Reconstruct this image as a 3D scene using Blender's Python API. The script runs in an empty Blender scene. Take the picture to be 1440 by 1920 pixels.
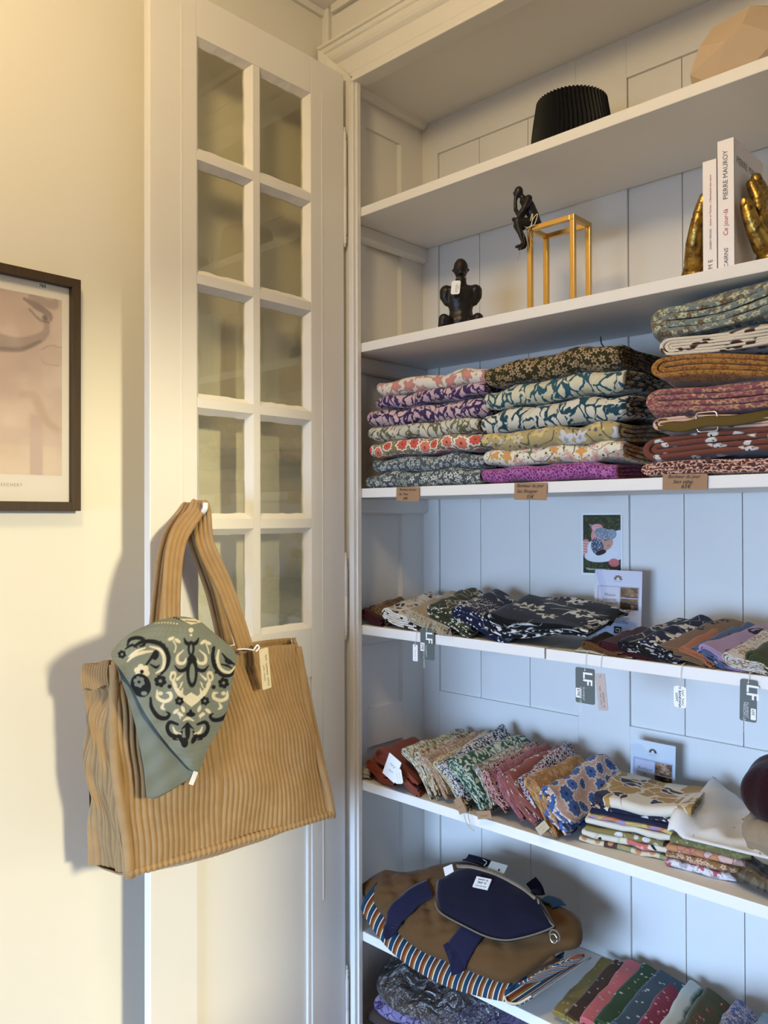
import bpy, bmesh, math, random
import numpy as np
from mathutils import Vector, Matrix, noise as mnoise

scene = bpy.context.scene
col = scene.collection
PI = math.pi

# ------------------------------------------------------------------ camera
FPX = 1522.8                                   # focal length in pixels of the 1440 x 1920 frame
YAW, PIT, ROL = (math.radians(a) for a in (43.345, 0.3985, -0.1517))
_f = np.array([-math.sin(YAW)*math.cos(PIT), math.cos(YAW)*math.cos(PIT), math.sin(PIT)])
_r = np.array([math.cos(YAW), math.sin(YAW), 0.0]); _u = np.cross(_r, _f)
_r, _u = math.cos(ROL)*_r+math.sin(ROL)*_u, -math.sin(ROL)*_r+math.cos(ROL)*_u
CAM = np.array([1.553, -1.559, 1.5])
def ray(px, py): return _f+(px-720)/FPX*_r+(960-py)/FPX*_u
def atx(px, py, x): d = ray(px, py); return CAM+d*(x-CAM[0])/d[0]
def aty(px, py, y): d = ray(px, py); return CAM+d*(y-CAM[1])/d[1]
def atz(px, py, z): d = ray(px, py); return CAM+d*(z-CAM[2])/d[2]
def atp(px, py, p0, n): d = ray(px, py); return CAM+d*(np.dot(np.asarray(p0)-CAM, n)/np.dot(d, n))

cam_data = bpy.data.cameras.new('camera'); cam = bpy.data.objects.new('camera', cam_data); col.objects.link(cam)
cam_data.sensor_fit = 'VERTICAL'; cam_data.sensor_height = 36.0; cam_data.lens = FPX/1920*36.0
cam_data.clip_start = 0.05
m = Matrix.Identity(4)
for i in range(3):
    m[i][0], m[i][1], m[i][2], m[i][3] = _r[i], _u[i], -_f[i], CAM[i]
cam.matrix_world = m
scene.camera = cam

# ------------------------------------------------------------------ light and exposure
scene.view_settings.view_transform = 'Standard'; scene.view_settings.look = 'None'
scene.view_settings.gamma = 1.0; scene.view_settings.use_curve_mapping = False
scene.view_settings.exposure = 0.12
world = bpy.data.worlds.new('world'); scene.world = world; world.use_nodes = True
world.node_tree.nodes['Background'].inputs[0].default_value = (0.62, 0.76, 1.0, 1)
world.node_tree.nodes['Background'].inputs[1].default_value = 0.6
def light(name, kind, loc, energy, color, rot=(0, 0, 0), **kw):
    d = bpy.data.lights.new(name, kind); d.energy = energy; d.color = color
    for k, v in kw.items(): setattr(d, k, v)
    o = bpy.data.objects.new(name, d); col.objects.link(o); o.location = loc; o.rotation_euler = rot
    return o
def aim(o, d): o.rotation_euler = Vector(d).to_track_quat('-Z', 'Y').to_euler()
# low warm sun through the window of the right wall, cool daylight through the window behind the camera, warm ceiling lamp
sun = light('sun', 'SUN', (3, -1, 3), 2.45, (1.0, 0.88, 0.56), angle=math.radians(6.0)); aim(sun, (-0.975, -0.03, -0.22))
WB = (-0.05, 1.55, 0.20, 1.65)                 # window of the back wall: x0, x1, z0, z1
WR = (-1.50, -0.10, 1.02, 2.80)                # window of the right wall: y0, y1, z0, z1
sky = light('window_daylight', 'AREA', ((WB[0]+WB[1])/2, -4.17, (WB[2]+WB[3])/2), 46, (0.42, 0.64, 1.0), shape='RECTANGLE', size=WB[1]-WB[0], size_y=WB[3]-WB[2], spread=math.radians(70))
aim(sky, (0, 1, -0.29))
lamp = light('ceiling_lamp', 'POINT', (0.75, -1.35, 2.76), 30, (1.0, 0.74, 0.39), shadow_soft_size=0.12)

# ------------------------------------------------------------------ helpers: objects
def link(o, parent=None):
    col.objects.link(o)
    if parent is not None:
        o.parent = parent
        o.matrix_parent_inverse = wm(parent).inverted()
    return o
def wm(o):
    mm = Matrix.LocRotScale(o.location, o.rotation_euler, o.scale)
    return mm if o.parent is None else wm(o.parent) @ o.matrix_parent_inverse @ mm
def thing(name, label, cat, loc=(0, 0, 0), group=None):
    o = bpy.data.objects.new(name, None); col.objects.link(o); o.location = loc; o.empty_display_size = 0.03
    return tag(o, label, cat, group)
def tag(o, label, cat, group=None):
    o['label'] = label; o['category'] = cat
    if group: o['group'] = group
    return o
def struct(o): o['kind'] = 'structure'; return o
def mesh(name, verts, faces, mat=None, parent=None, uv=None, smooth=False, cols=None):
    me = bpy.data.meshes.new(name); me.from_pydata([tuple(map(float, v)) for v in verts], [], faces)
    if smooth: me.polygons.foreach_set('use_smooth', [True]*len(me.polygons))
    if uv is not None:
        L = me.uv_layers.new(name='UVMap'); idx = np.zeros(len(me.loops), dtype=np.int32); me.loops.foreach_get('vertex_index', idx)
        L.data.foreach_set('uv', np.asarray(uv, dtype=np.float32)[idx].ravel())
    if cols is not None:
        ca = me.color_attributes.new('paint', 'FLOAT_COLOR', 'POINT')
        c4 = np.ones((len(verts), 4), dtype=np.float32); c4[:, :3] = cols; ca.data.foreach_set('color', c4.ravel())
    if mat is not None: me.materials.append(mat)
    me.update()
    o = bpy.data.objects.new(name, me); return link(o, parent)
def bm_obj(name, bm, mat=None, parent=None, smooth=False):
    bmesh.ops.recalc_face_normals(bm, faces=bm.faces)
    me = bpy.data.meshes.new(name); bm.to_mesh(me); bm.free()
    if smooth: me.polygons.foreach_set('use_smooth', [True]*len(me.polygons))
    if mat is not None: me.materials.append(mat)
    o = bpy.data.objects.new(name, me); return link(o, parent)
def bm_box(bm, x0, x1, y0, y1, z0, z1, bev=0.0, mtx=None):
    r = bmesh.ops.create_cube(bm, size=1.0); vs = r['verts']
    for v in vs: v.co = Vector((x0+(v.co.x+.5)*(x1-x0), y0+(v.co.y+.5)*(y1-y0), z0+(v.co.z+.5)*(z1-z0)))
    if bev > 0:
        es = list({e for v in vs for e in v.link_edges})
        q = bmesh.ops.bevel(bm, geom=es, offset=bev, segments=2, profile=0.6, affect='EDGES'); vs = [v for v in q['verts']]
    if mtx is not None:
        for v in vs: v.co = mtx @ v.co
    return vs
def box(name, x0, x1, y0, y1, z0, z1, mat, parent=None, bev=0.0):
    bm = bmesh.new(); bm_box(bm, min(x0, x1), max(x0, x1), min(y0, y1), max(y0, y1), min(z0, z1), max(z0, z1), bev)
    return bm_obj(name, bm, mat, parent)
def frame_of(a):                                # two vectors square to a
    a = np.asarray(a, float); a = a/np.linalg.norm(a); h = np.array([0, 0, 1.0]) if abs(a[2]) < .9 else np.array([1.0, 0, 0])
    s = np.cross(h, a); s /= np.linalg.norm(s); return s, np.cross(a, s)
def tube_data(pts, rad, seg=8, flat=1.0, up=None, caps=True):
    P = np.asarray(pts, float); n = len(P); R = np.full(n, rad) if np.isscalar(rad) else np.asarray(rad, float)
    T = np.gradient(P, axis=0); T /= np.linalg.norm(T, axis=1)[:, None]+1e-12
    s, b = frame_of(T[0])
    if up is not None:
        s = np.cross(up, T[0]); s /= np.linalg.norm(s)
    V = []; Fc = []
    for i in range(n):
        s = s-T[i]*np.dot(s, T[i]); s /= np.linalg.norm(s); b = np.cross(T[i], s)
        for k in range(seg):
            a = 2*PI*k/seg; V.append(P[i]+R[i]*(math.cos(a)*s+flat*math.sin(a)*b))
    for i in range(n-1):
        for k in range(seg):
            k2 = (k+1) % seg; Fc.append((i*seg+k, i*seg+k2, (i+1)*seg+k2, (i+1)*seg+k))
    if caps: Fc += [tuple(range(seg))[::-1], tuple((n-1)*seg+k for k in range(seg))]
    return V, Fc
def tube(name, pts, rad, mat, parent=None, seg=8, flat=1.0, up=None):
    V, Fc = tube_data(pts, rad, seg, flat, up); return mesh(name, V, Fc, mat, parent, smooth=True)
def lathe(name, prof, c, mat, parent=None, seg=16, axis='z'):
    V, Fc = [], []
    for r, h in prof:
        for k in range(seg):
            a = 2*PI*k/seg; V.append((c[0]+r*math.cos(a), c[1]+r*math.sin(a), c[2]+h))
    n = len(prof)
    for i in range(n-1):
        for k in range(seg): k2 = (k+1) % seg; Fc.append((i*seg+k, i*seg+k2, (i+1)*seg+k2, (i+1)*seg+k))
    Fc += [tuple(range(seg))[::-1], tuple((n-1)*seg+k for k in range(seg))]
    return mesh(name, V, Fc, mat, parent, smooth=True)
def bez(pts, n=24):                              # Catmull-Rom through the points
    P = [np.asarray(p, float) for p in pts]; P = [2*P[0]-P[1]]+P+[2*P[-1]-P[-2]]; out = []
    segs = len(P)-3; per = max(2, n//segs)
    for i in range(segs):
        p0, p1, p2, p3 = P[i:i+4]
        for t in np.linspace(0, 1, per, endpoint=False):
            out.append(.5*((2*p1)+(-p0+p2)*t+(2*p0-5*p1+4*p2-p3)*t*t+(-p0+3*p1-3*p2+p3)*t**3))
    out.append(P[-2]); return np.array(out)
def basis(o, x, y):                              # 4x4 with axes x, y, x cross y at o
    x = np.asarray(x, float); x = x/np.linalg.norm(x); y = np.asarray(y, float); y = y-x*np.dot(x, y); y /= np.linalg.norm(y); z = np.cross(x, y)
    return Matrix([[x[i], y[i], z[i], o[i]] for i in range(3)]+[[0, 0, 0, 1]])
def xf(M, V): A = np.array(M); return np.asarray(V, float) @ A[:3, :3].T+A[:3, 3]
def words(name, body, size, M, mat, parent, shear=0.0, align='LEFT', bold=0.0, space=1.0):
    """flat lettering in the local x-y plane of M"""
    cu = bpy.data.curves.new(name, 'FONT'); cu.body = body; cu.size = size; cu.shear = shear; cu.align_x = align
    cu.offset = bold; cu.space_character = space; cu.resolution_u = 3; cu.fill_mode = 'FRONT'
    t = bpy.data.objects.new(name, cu); col.objects.link(t)
    dg = bpy.context.evaluated_depsgraph_get(); me = bpy.data.meshes.new_from_object(t.evaluated_get(dg))
    bpy.data.objects.remove(t); bpy.data.curves.remove(cu)
    me.transform(M); me.materials.clear(); me.materials.append(mat); me.name = name
    return link(bpy.data.objects.new(name, me), parent)

def squiggle(name, M, w, h, mat, parent, seed=0, t=None):
    """a line of unreadable small writing: a fine wavy stroke broken into word lengths, in the local x-y plane of M"""
    rnd = random.Random(seed); V = []; F = []; x = 0.0; t = t or h*.14
    while x < w*.97:
        L = min(w-x, rnd.uniform(.9, 2.2)*h*1.6); n = max(6, int(L/h*7)); P = []
        for i in range(n): P.append((x+L*i/(n-1), h*(.30+.26*math.sin(i*1.9+seed)+rnd.uniform(-.10, .12))))
        b = len(V)
        for px_, py_ in P: V += [(px_, py_-t/2, 0), (px_, py_+t/2, 0)]
        F += [(b+2*i, b+2*i+2, b+2*i+3, b+2*i+1) for i in range(n-1)]; x += L+h*.5
    me = mesh(name, xf(M, V), F, mat, parent); return me
# ------------------------------------------------------------------ helpers: materials
class NT:
    def __init__(s, name):
        s.m = bpy.data.materials.new(name); s.m.use_nodes = True; s.t = s.m.node_tree; s.b = s.t.nodes['Principled BSDF']; s.o = s.t.nodes['Material Output']
    def n(s, kind, **kw):
        x = s.t.nodes.new('ShaderNode'+kind)
        for k, v in kw.items(): setattr(x, k, v)
        return x
    def put(s, sock, v):
        if v is None: return
        if hasattr(v, 'is_linked') or isinstance(v, bpy.types.NodeSocket): s.t.links.new(v, sock)
        else:
            if sock.type == 'RGBA' and len(v) == 3: v = (*v, 1)
            sock.default_value = v
    def math(s, op, a, b=None, c=None, clamp=False):
        x = s.n('Math', operation=op); x.use_clamp = clamp
        for i, v in enumerate((a, b, c)): s.put(x.inputs[i], v)
        return x.outputs[0]
    def vm(s, op, a, b=None):
        x = s.n('VectorMath', operation=op); s.put(x.inputs[0], a)
        if b is not None:
            if op == 'SCALE': s.put(x.inputs['Scale'], b)
            else: s.put(x.inputs[1], b)
        return x.outputs['Value'] if op in ('LENGTH', 'DISTANCE', 'DOT_PRODUCT') else x.outputs[0]
    def mix(s, f, a, b):
        x = s.n('Mix', data_type='RGBA'); s.put(x.inputs[0], f); s.put(x.inputs[6], a); s.put(x.inputs[7], b); return x.outputs[2]
    def lt(s, v, thr, soft=0.02):               # 1 where v < thr
        x = s.n('MapRange'); s.put(x.inputs[0], v); s.put(x.inputs[1], thr-soft); s.put(x.inputs[2], thr+soft); s.put(x.inputs[3], 1.0); s.put(x.inputs[4], 0.0); return x.outputs[0]
    def gt(s, v, thr, soft=0.02): return s.math('SUBTRACT', 1.0, s.lt(v, thr, soft))
    def noise(s, vec, scale, detail=2.0, rough=0.5):
        x = s.n('TexNoise'); s.put(x.inputs['Vector'], vec); x.inputs['Scale'].default_value = scale; x.inputs['Detail'].default_value = detail; x.inputs['Roughness'].default_value = rough; return x
    def vor(s, vec, scale, feature='F1', rnd=1.0):
        x = s.n('TexVoronoi', feature=feature); s.put(x.inputs['Vector'], vec); x.inputs['Scale'].default_value = scale; x.inputs['Randomness'].default_value = rnd; return x
    def bump(s, h, strength=0.2, dist=0.002):
        x = s.n('Bump'); x.inputs['Strength'].default_value = strength; x.inputs['Distance'].default_value = dist; s.put(x.inputs['Height'], h); s.t.links.new(x.outputs[0], s.b.inputs['Normal'])
    def fin(s, color=None, rough=0.6, metal=0.0, spec=0.3, sheen=0.0):
        s.put(s.b.inputs['Base Color'], color); s.b.inputs['Roughness'].default_value = rough; s.b.inputs['Metallic'].default_value = metal
        s.b.inputs['Specular IOR Level'].default_value = spec
        if sheen: s.b.inputs['Sheen Weight'].default_value = sheen; s.b.inputs['Sheen Roughness'].default_value = .4
        return s.m
    def obj(s): return s.n('TexCoord').outputs['Object']
    def uv(s): return s.n('TexCoord').outputs['UV']
_plain = {}
def plain(c, rough=0.6, metal=0.0, spec=0.3, name='paint'):
    k = (tuple(c), rough, metal, spec)
    if k not in _plain: _plain[k] = NT(name).fin(c, rough, metal, spec)
    return _plain[k]
def painted(name, c, c2, rough=0.5, bump=0.12, scale=6):
    n = NT(name); v = n.obj(); a = n.noise(v, scale, 4).outputs[0]; b = n.noise(v, 90, 3).outputs[0]
    n.bump(n.math('ADD', n.math('MULTIPLY', a, .6), n.math('MULTIPLY', b, .35)), bump, .004)
    return n.fin(n.mix(n.math('MULTIPLY', a, .8), c, c2), rough, spec=.35)
PAINT = painted('white_gloss_paint', (0.80, 0.785, 0.75), (0.75, 0.735, 0.70), .42)
WALLP = painted('cream_wall_paint', (0.78, 0.76, 0.69), (0.75, 0.73, 0.66), .75, .10, 3)
CEILP = painted('ceiling_paint', (0.84, 0.81, 0.78), (0.82, 0.79, 0.76), .8, .1, 3)
ROOMP = painted('sand_wall_paint', (0.46, 0.36, 0.23), (0.42, 0.33, 0.21), .8, .1, 3)
FLOORM = painted('oak_floor', (0.33, 0.22, 0.12), (0.25, 0.16, 0.09), .45, .15, 8)
WHITE = plain((0.86, 0.86, 0.86), .55, name='white_card'); BLACK = plain((0.012, 0.012, 0.014), .6, name='black_ink')
KRAFT = painted('kraft_card', (0.36, 0.22, 0.12), (0.31, 0.185, 0.10), .8, .05, 40)
def glass_mat(name, tint, refl=0.10, rough=0.02):
    n = NT(name); tr = n.n('BsdfTransparent'); tr.inputs[0].default_value = (*tint, 1); gl = n.n('BsdfGlossy'); gl.inputs['Roughness'].default_value = rough; gl.inputs[0].default_value = (1, 1, 1, 1)
    lw = n.n('LayerWeight'); lw.inputs[0].default_value = .5; mx = n.n('MixShader')
    n.t.links.new(n.math('ADD', n.math('MULTIPLY', n.math('POWER', lw.outputs['Facing'], 5.0), .7), refl, clamp=True), mx.inputs[0]); n.t.links.new(tr.outputs[0], mx.inputs[1]); n.t.links.new(gl.outputs[0], mx.inputs[2]); n.t.links.new(mx.outputs[0], n.o.inputs[0])
    return n.m
GLASS = glass_mat('old_window_glass', (0.93, 0.92, 0.84), 0.045)
# ------------------------------------------------------------------ the room
XW = -0.145                                      # left wall
ZC = 2.935                                       # ceiling
XR, YB = 3.8, -4.2
DP = 0.33                                        # depth of the cupboard
struct(box('floor', XW-.1, XR+.2, YB-.2, .6, -.06, 0, FLOORM))
struct(box('ceiling', XW-.1, XR+.2, YB-.2, .6, ZC, ZC+.06, CEILP))
struct(box('wall_left', XW-.1, XW, YB-.2, .5, 0, ZC, WALLP))
def wall_with_hole(name, axis, pos, thick, a0, a1, h):
    bm = bmesh.new()
    for (p0, p1, z0, z1) in ((a0, h[0], 0, ZC), (h[1], a1, 0, ZC), (h[0], h[1], 0, h[2]), (h[0], h[1], h[3], ZC)):
        if axis == 'y': bm_box(bm, p0, p1, min(pos, pos+thick), max(pos, pos+thick), z0, z1)
        else: bm_box(bm, min(pos, pos+thick), max(pos, pos+thick), p0, p1, z0, z1)
    return struct(bm_obj(name, bm, ROOMP))
wall_with_hole('wall_back', 'y', YB, -.2, XW, XR, WB)
wall_with_hole('wall_right', 'x', XR, .2, YB, .5, WR)
def window_frame(name, axis, pos, h, nx, nz):
    e = struct(bpy.data.objects.new(name, None)); col.objects.link(e)
    e.location = ((h[0]+h[1])/2, pos, h[2]) if axis == 'y' else (pos, (h[0]+h[1])/2, h[2])
    def bar(nm, a0, a1, z0, z1):
        if axis == 'y': box(nm, a0, a1, pos-.02, pos+.02, z0, z1, PAINT, e)
        else: box(nm, pos-.02, pos+.02, a0, a1, z0, z1, PAINT, e)
    f = .04
    bar('window_frame', h[0], h[0]+f, h[2], h[3]); bar('window_frame', h[1]-f, h[1], h[2], h[3]); bar('window_frame', h[0], h[1], h[2], h[2]+f); bar('window_frame', h[0], h[1], h[3]-f, h[3])
    for i in range(1, nx): a = h[0]+(h[1]-h[0])*i/nx; bar('glazing_bar', a-.014, a+.014, h[2], h[3])
    for i in range(1, nz): z = h[2]+(h[3]-h[2])*i/nz; bar('glazing_bar', h[0], h[1], z-.014, z+.014)
window_frame('window_1', 'y', YB-.12, WB, 2, 3)
window_frame('window_2', 'x', XR+.1, WR, 2, 2)
# wall that holds the cupboard: above and to the right of the opening
ZO = 2.680                                       # head of the opening
XO = 1.42                                        # right side of the opening
bm = bmesh.new()
bm_box(bm, XW, XO+.12, 0, .40, ZO+.02, ZC); bm_box(bm, XO+.03, XR, 0, .40, 0, ZC); bm_box(bm, XW, -.09, 0.0, .40, 0, ZO+.02)
struct(bm_obj('wall_front', bm, PAINT))
# frieze of the front wall: stile strip, raised field, grooves
def trim(i, boxes, bev=.003):
    bm = bmesh.new()
    for b in boxes: bm_box(bm, *b, bev)
    return struct(bm_obj('trim_%d' % i, bm, PAINT))
trim(1, [(XW, -.118, -.012, .0, 2.66, ZC)])                                          # narrow stile in the corner
trim(2, [(-.105, XR, -.008, .0, 2.835, 2.905)])                                      # sunk frieze field
trim(3, [(-.105, XR, -.016, .0, 2.912, ZC), ])                                       # rail under the ceiling
# stepped architrave round the opening (top and left leg), profile from outside to the opening
def profile_run(name, prof, leg='top'):
    """prof: (distance out from the opening edge, projection) ; swept along the head or down the left jamb"""
    n = len(prof); V = []; F = []
    if leg == 'top': ends = [lambda o, p: (0-o, -p, ZO+o), lambda o, p: (XO+.02+o, -p, ZO+o)]
    else: ends = [lambda o, p: (0-o, -p, ZO+o), lambda o, p: (0-o, -p, 0.0)]
    for e in ends:
        V += [e(o, p) for o, p in prof]+[e(prof[-1][0], 0.0), e(prof[0][0], 0.0)]
    n2 = n+2
    for k in range(n2): k2 = (k+1) % n2; F.append((k, k2, n2+k2, n2+k))
    F += [tuple(range(n2)), tuple(range(n2, 2*n2))[::-1]]
    return struct(mesh(name, V, F, PAINT))
ARC = [(.015, .014), (.030, .016), (.034, .018), (.075, .019), (.079, .024), (.084, .029), (.092, .033), (.100, .034), (.108, .032), (.112, .037), (.122, .039), (.124, .045), (.131, .045)]
profile_run('trim_4', ARC, 'top')
trim(5, [(XW+.005, XR, -.030, 0, 2.812, 2.820), (XW+.005, XR, -.02, 0, 2.820, 2.828)], .002)
box_cornice = trim(6, [(XW, XW+.012, -4.2, 0, 2.915, ZC)], .003)
profile_run('trim_7', [(.030, .010), (.034, .016), (.075, .018), (.084, .026), (.100, .034), (.112, .036), (.124, .040), (.131, .040)], 'left')

# ------------------------------------------------------------------ built-in cupboard
SHELF = dict(A=2.343, B=1.974, C=1.579, D=1.209, E=0.789, F=0.383)
TH = .025
cup = thing('built_in_cupboard', 'white painted built-in cupboard with open shelves and a glazed door', 'cupboard', (.6, .1, 0))
XS = -.064                                       # face of the left side
# jamb: flat, bead, inner edge
jb = bmesh.new()
bm_box(jb, -.030, -.012, -.020, -.001, 0, ZO, .003); bm_box(jb, -.0135, -.006, -.026, -.0012, 0, ZO+.004, .003); bm_box(jb, -.0065, .000, -.016, -.0015, 0, ZO+.002, .002)
bm_obj('jamb', jb, PAINT, cup)
jb = bmesh.new(); bm_box(jb, XO, XO+.03, -.02, .40, 0, ZO, .003); bm_obj('jamb', jb, PAINT, cup)
hb = bmesh.new()
bm_box(hb, -.03, XO+.03, -.004, .02, ZO+.004, ZO+.034, .001); bm_box(hb, -.012, XO+.03, -.028, .02, ZO-.001, ZO+.009, .003)
bm_obj('head_rail', hb, PAINT, cup)
box('top_board', XS-.02, XO+.03, .015, DP+.03, 2.735, 2.755, PAINT, cup)
# left side: frame and sunk panels
side = bmesh.new()
zs = [0, .08, .848, .958, 2.612, 2.74]
bm_box(side, XS-.02, XS, .0, .083, 0, 2.735, .001); bm_box(side, XS-.02, XS, .232, DP+.01, 0, 2.735, .001)
for z0, z1 in ((0, .10), (.848, .958), (2.612, 2.735)): bm_box(side, XS-.02, XS, .083, .232, z0, z1, .001)
sp = bm_obj('side_frame', side, PAINT, cup)
for z0, z1 in ((.10, .848), (.958, 2.612)):
    box('side_panel', XS-.022, XS-.008, .08, .235, z0-.003, z1+.003, PAINT, cup)
    # chamfer strip on the panel edge that catches the light
    V = [(XS-.008, .223, z0), (XS-.001, .232, z0), (XS-.008, .223, z1), (XS-.001, .232, z1), (XS-.009, .233, z0), (XS-.009, .233, z1)]
    mesh('panel_moulding', V, [(0, 1, 3, 2), (1, 4, 5, 3), (0, 2, 5, 4), (0, 4, 1), (2, 3, 5)], PAINT, cup)
# back: stiles and rails proud, planks sunk 8 mm
ST = [(-.075, -.005), (.465, .607), (1.08, 1.22)]
RZ = [(0, .10), (.845, .980), (2.598, 2.74)]
for x0, x1 in ST: box('back_stile', x0, x1, DP, DP+.02, 0, 2.74, PAINT, cup, .0015)
box('back_stile', 1.40, 1.46, DP, DP+.02, 0, 2.74, PAINT, cup, .0015)
for (xa, xb) in ((-.005, .465), (.607, 1.08), (1.22, 1.40)):
    for z0, z1 in RZ: box('back_rail', xa, xb, DP, DP+.02, z0, z1, PAINT, cup, .0015)
for xs in ((-.005, .146, .312, .465), (.607, .745, .88, 1.08), (1.22, 1.40)):
    for a, b in zip(xs[:-1], xs[1:]):
        for z0, z1 in ((.10, .845), (.980, 2.598)):
            box('back_plank', a+.0008, b-.0008, DP+.0075, DP+.02, z0, z1, PAINT, cup, .0012)
box('back_board', -.08, 1.46, DP+.02, DP+.03, 0, 2.74, plain((.25, .22, .18), .8), cup)
def shelf_board(x0, x1, z, bowed=0.0):
    bm = bmesh.new(); bm_box(bm, x0, x1, .0, DP-.002, z-TH, z, .0022)
    return bm_obj('shelf', bm, PAINT, cup)
for k, z in SHELF.items():
    if k == 'D':
        xj = aty(1022, 1225, 0)[0]
        shelf_board(XS+.001, xj-.002, z); shelf_board(xj+.002, XO-.001, z-.001)
        box('joint_strip', xj-.006, xj+.006, .012, .3, z-TH-.002, z-TH+.001, PAINT, cup)
    else: shelf_board(XS+.001, XO-.001, z)
    # cleat with rounded nose under the shelf on the left side
    zc = z-TH-.001
    V = []; F = []
    prof = [(0, 0), (.018, 0), (.018, -.030), (.014, -.038), (.006, -.042), (0, -.042)]
    for y in (.012, DP-.0015):
        V += [(XS+.0005+a, y, zc+b) for a, b in prof]
    n = len(prof)
    for i in range(n): F.append((i, (i+1) % n, n+(i+1) % n, n+i))
    F += [tuple(range(n))[::-1], tuple(range(n, 2*n))]
    mesh('shelf_cleat', V, F, PAINT, cup)
prof = [(0, 0), (.026, 0), (.026, -.036), (.02, -.044), (.008, -.050), (0, -.050)]; V = []; F = []
for y in (.012, DP-.0015): V += [(XS+.0005+a, y, 2.735+b) for a, b in prof]
for i in range(6): F.append((i, (i+1) % 6, 6+(i+1) % 6, 6+i))
mesh('shelf_cleat', V, F+[tuple(range(6))[::-1], tuple(range(6, 12))], PAINT, cup)

# ------------------------------------------------------------------ the open glazed door, a part of the cupboard
XD = -.030; DT = .024
door = bpy.data.objects.new('glazed_door', None); col.objects.link(door); door.location = (XD, -.33, 0)
door.parent = cup; door.matrix_parent_inverse = wm(cup).inverted()
YL, YR = -.624, -.037; ZT = 2.702
cols_y = [(-.502, -.343), (-.322, -.156)]
rows_z = [(2.344, 2.606), (2.060, 2.322), (1.775, 2.037), (1.498, 1.753), (1.215, 1.474)]
PZ0, PZ1 = .10, 1.088; PY0, PY1 = -.514, -.136
def dbox(nm, y0, y1, z0, z1, bev=.0012): return box(nm, XD-DT, XD, y0, y1, z0, z1, PAINT, door, bev)
dbox('stile', YL, cols_y[0][0], 0.02, ZT, .0025); dbox('stile', cols_y[1][1], YR, .02, ZT, .0025)
# light rebate edge of the free stile
box('rebate_edge', XD-DT+.004, XD-.010, YL-.0004, YL+.004, .02, ZT, PAINT, door)
dbox('rail', cols_y[0][0], cols_y[1][1], rows_z[0][1], ZT); dbox('rail', cols_y[0][0], cols_y[1][1], PZ1, rows_z[-1][0]); dbox('rail', cols_y[0][0], cols_y[1][1], .02, PZ0)
dbox('muntin', cols_y[0][1], cols_y[1][0], rows_z[-1][0], rows_z[0][1])
for (z0, z1), (z2, z3) in zip(rows_z[1:], rows_z[:-1]):
    for y0, y1 in cols_y: dbox('muntin', y0, y1, z1, z2)
def bevel_frame(nm, y0, y1, z0, z1, w, dx0, dx1, parent, seed):
    """four sloping glazing fillets, slightly uneven like old putty"""
    rnd = random.Random(seed); V = []; F = []
    N = 9
    def jit(): return rnd.uniform(-.0012, .0014)
    corners = [((y0, z0), (1, 1)), ((y1, z0), (-1, 1)), ((y1, z1), (-1, -1)), ((y0, z1), (1, -1))]
    for e in range(4):
        (a, sa), (b, sb) = corners[e], corners[(e+1) % 4]
        base = len(V)
        for i in range(N):
            t = i/(N-1)
            oy, oz = a[0]+(b[0]-a[0])*t, a[1]+(b[1]-a[1])*t
            iy, iz = a[0]+sa[0]*w+(b[0]+sb[0]*w-a[0]-sa[0]*w)*t, a[1]+sa[1]*w+(b[1]+sb[1]*w-a[1]-sa[1]*w)*t
            j = jit() if 0 < i < N-1 else 0
            if e in (0, 2): iz += j
            else: iy += j
            V += [(XD-dx0, oy, oz), (XD-dx1, iy, iz), (XD-DT+.0005, iy, iz), (XD-DT+.0005, oy, oz)]
        for i in range(N-1):
            q = base+4*i
            for k in range(4): F.append((q+k, q+(k+1) % 4, q+4+(k+1) % 4, q+4+k))
    return mesh(nm, V, F, PAINT, parent)
s = 0
for y0, y1 in cols_y:
    for z0, z1 in rows_z:
        s += 1
        bevel_frame('glazing_fillet', y0, y1, z0, z1, .0135, .0005, .0165, door, s)
        box('pane', XD-.0205, XD-.018, y0+.004, y1-.004, z0+.004, z1-.004, GLASS, door)
# lower panel, sunk with a moulded edge
box('lower_panel', XD-DT+.002, XD-.010, -.506, cols_y[1][1]+.004, PZ0-.003, PZ1+.003, PAINT, door)
box('panel_moulding', XD-.014, XD-.004, -.5018, -.4965, PZ0, PZ1, PAINT, door, .002)
box('panel_moulding', XD-.012, XD-.003, cols_y[1][1]-.012, cols_y[1][1]+.0002, PZ0, PZ1, PAINT, door, .003) #, PY1+.0005, PZ0, PZ1, PAINT, door, .002)
# joint lines of the frame: shallow raised lips round the glazed field
box('field_lip', XD-.002, XD+.0012, -.545, -.5425, 1.13, 2.66, PAINT, door)
box('field_lip', XD-.002, XD+.0012, -.118, -.1155, .5, 2.62, PAINT, door)
# turned pin hinges
for z0, z1 in ((2.234, 2.562), (1.169, 1.407), (.055, .293)):
    h = z1-z0; c = (-.034, -.031, z0); r = .0065
    pr = [(.001, 0), (.004, .004), (.003, .010), (r, .016), (r*.7, .020), (r, .026), (r*.75, .032), (r, .040), (r, h/2-.002), (r*.8, h/2), (r, h/2+.002), (r, h-.040), (r*.75, h-.032), (r, h-.026), (r*.7, h-.020), (r, h-.016), (.003, h-.010), (.004, h-.004), (.001, h)]
    lathe('hinge', pr, c, PAINT, door, 12)
# small white hook that carries the bag
hk = tube('hook', bez([(XD-.001, -.534, 1.523), (XD+.03, -.534, 1.518), (XD+.062, -.534, 1.512), (XD+.076, -.534, 1.520), (XD+.078, -.534, 1.534)], 16), [.006]*16+[.005], WHITE, door, 10)
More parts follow.
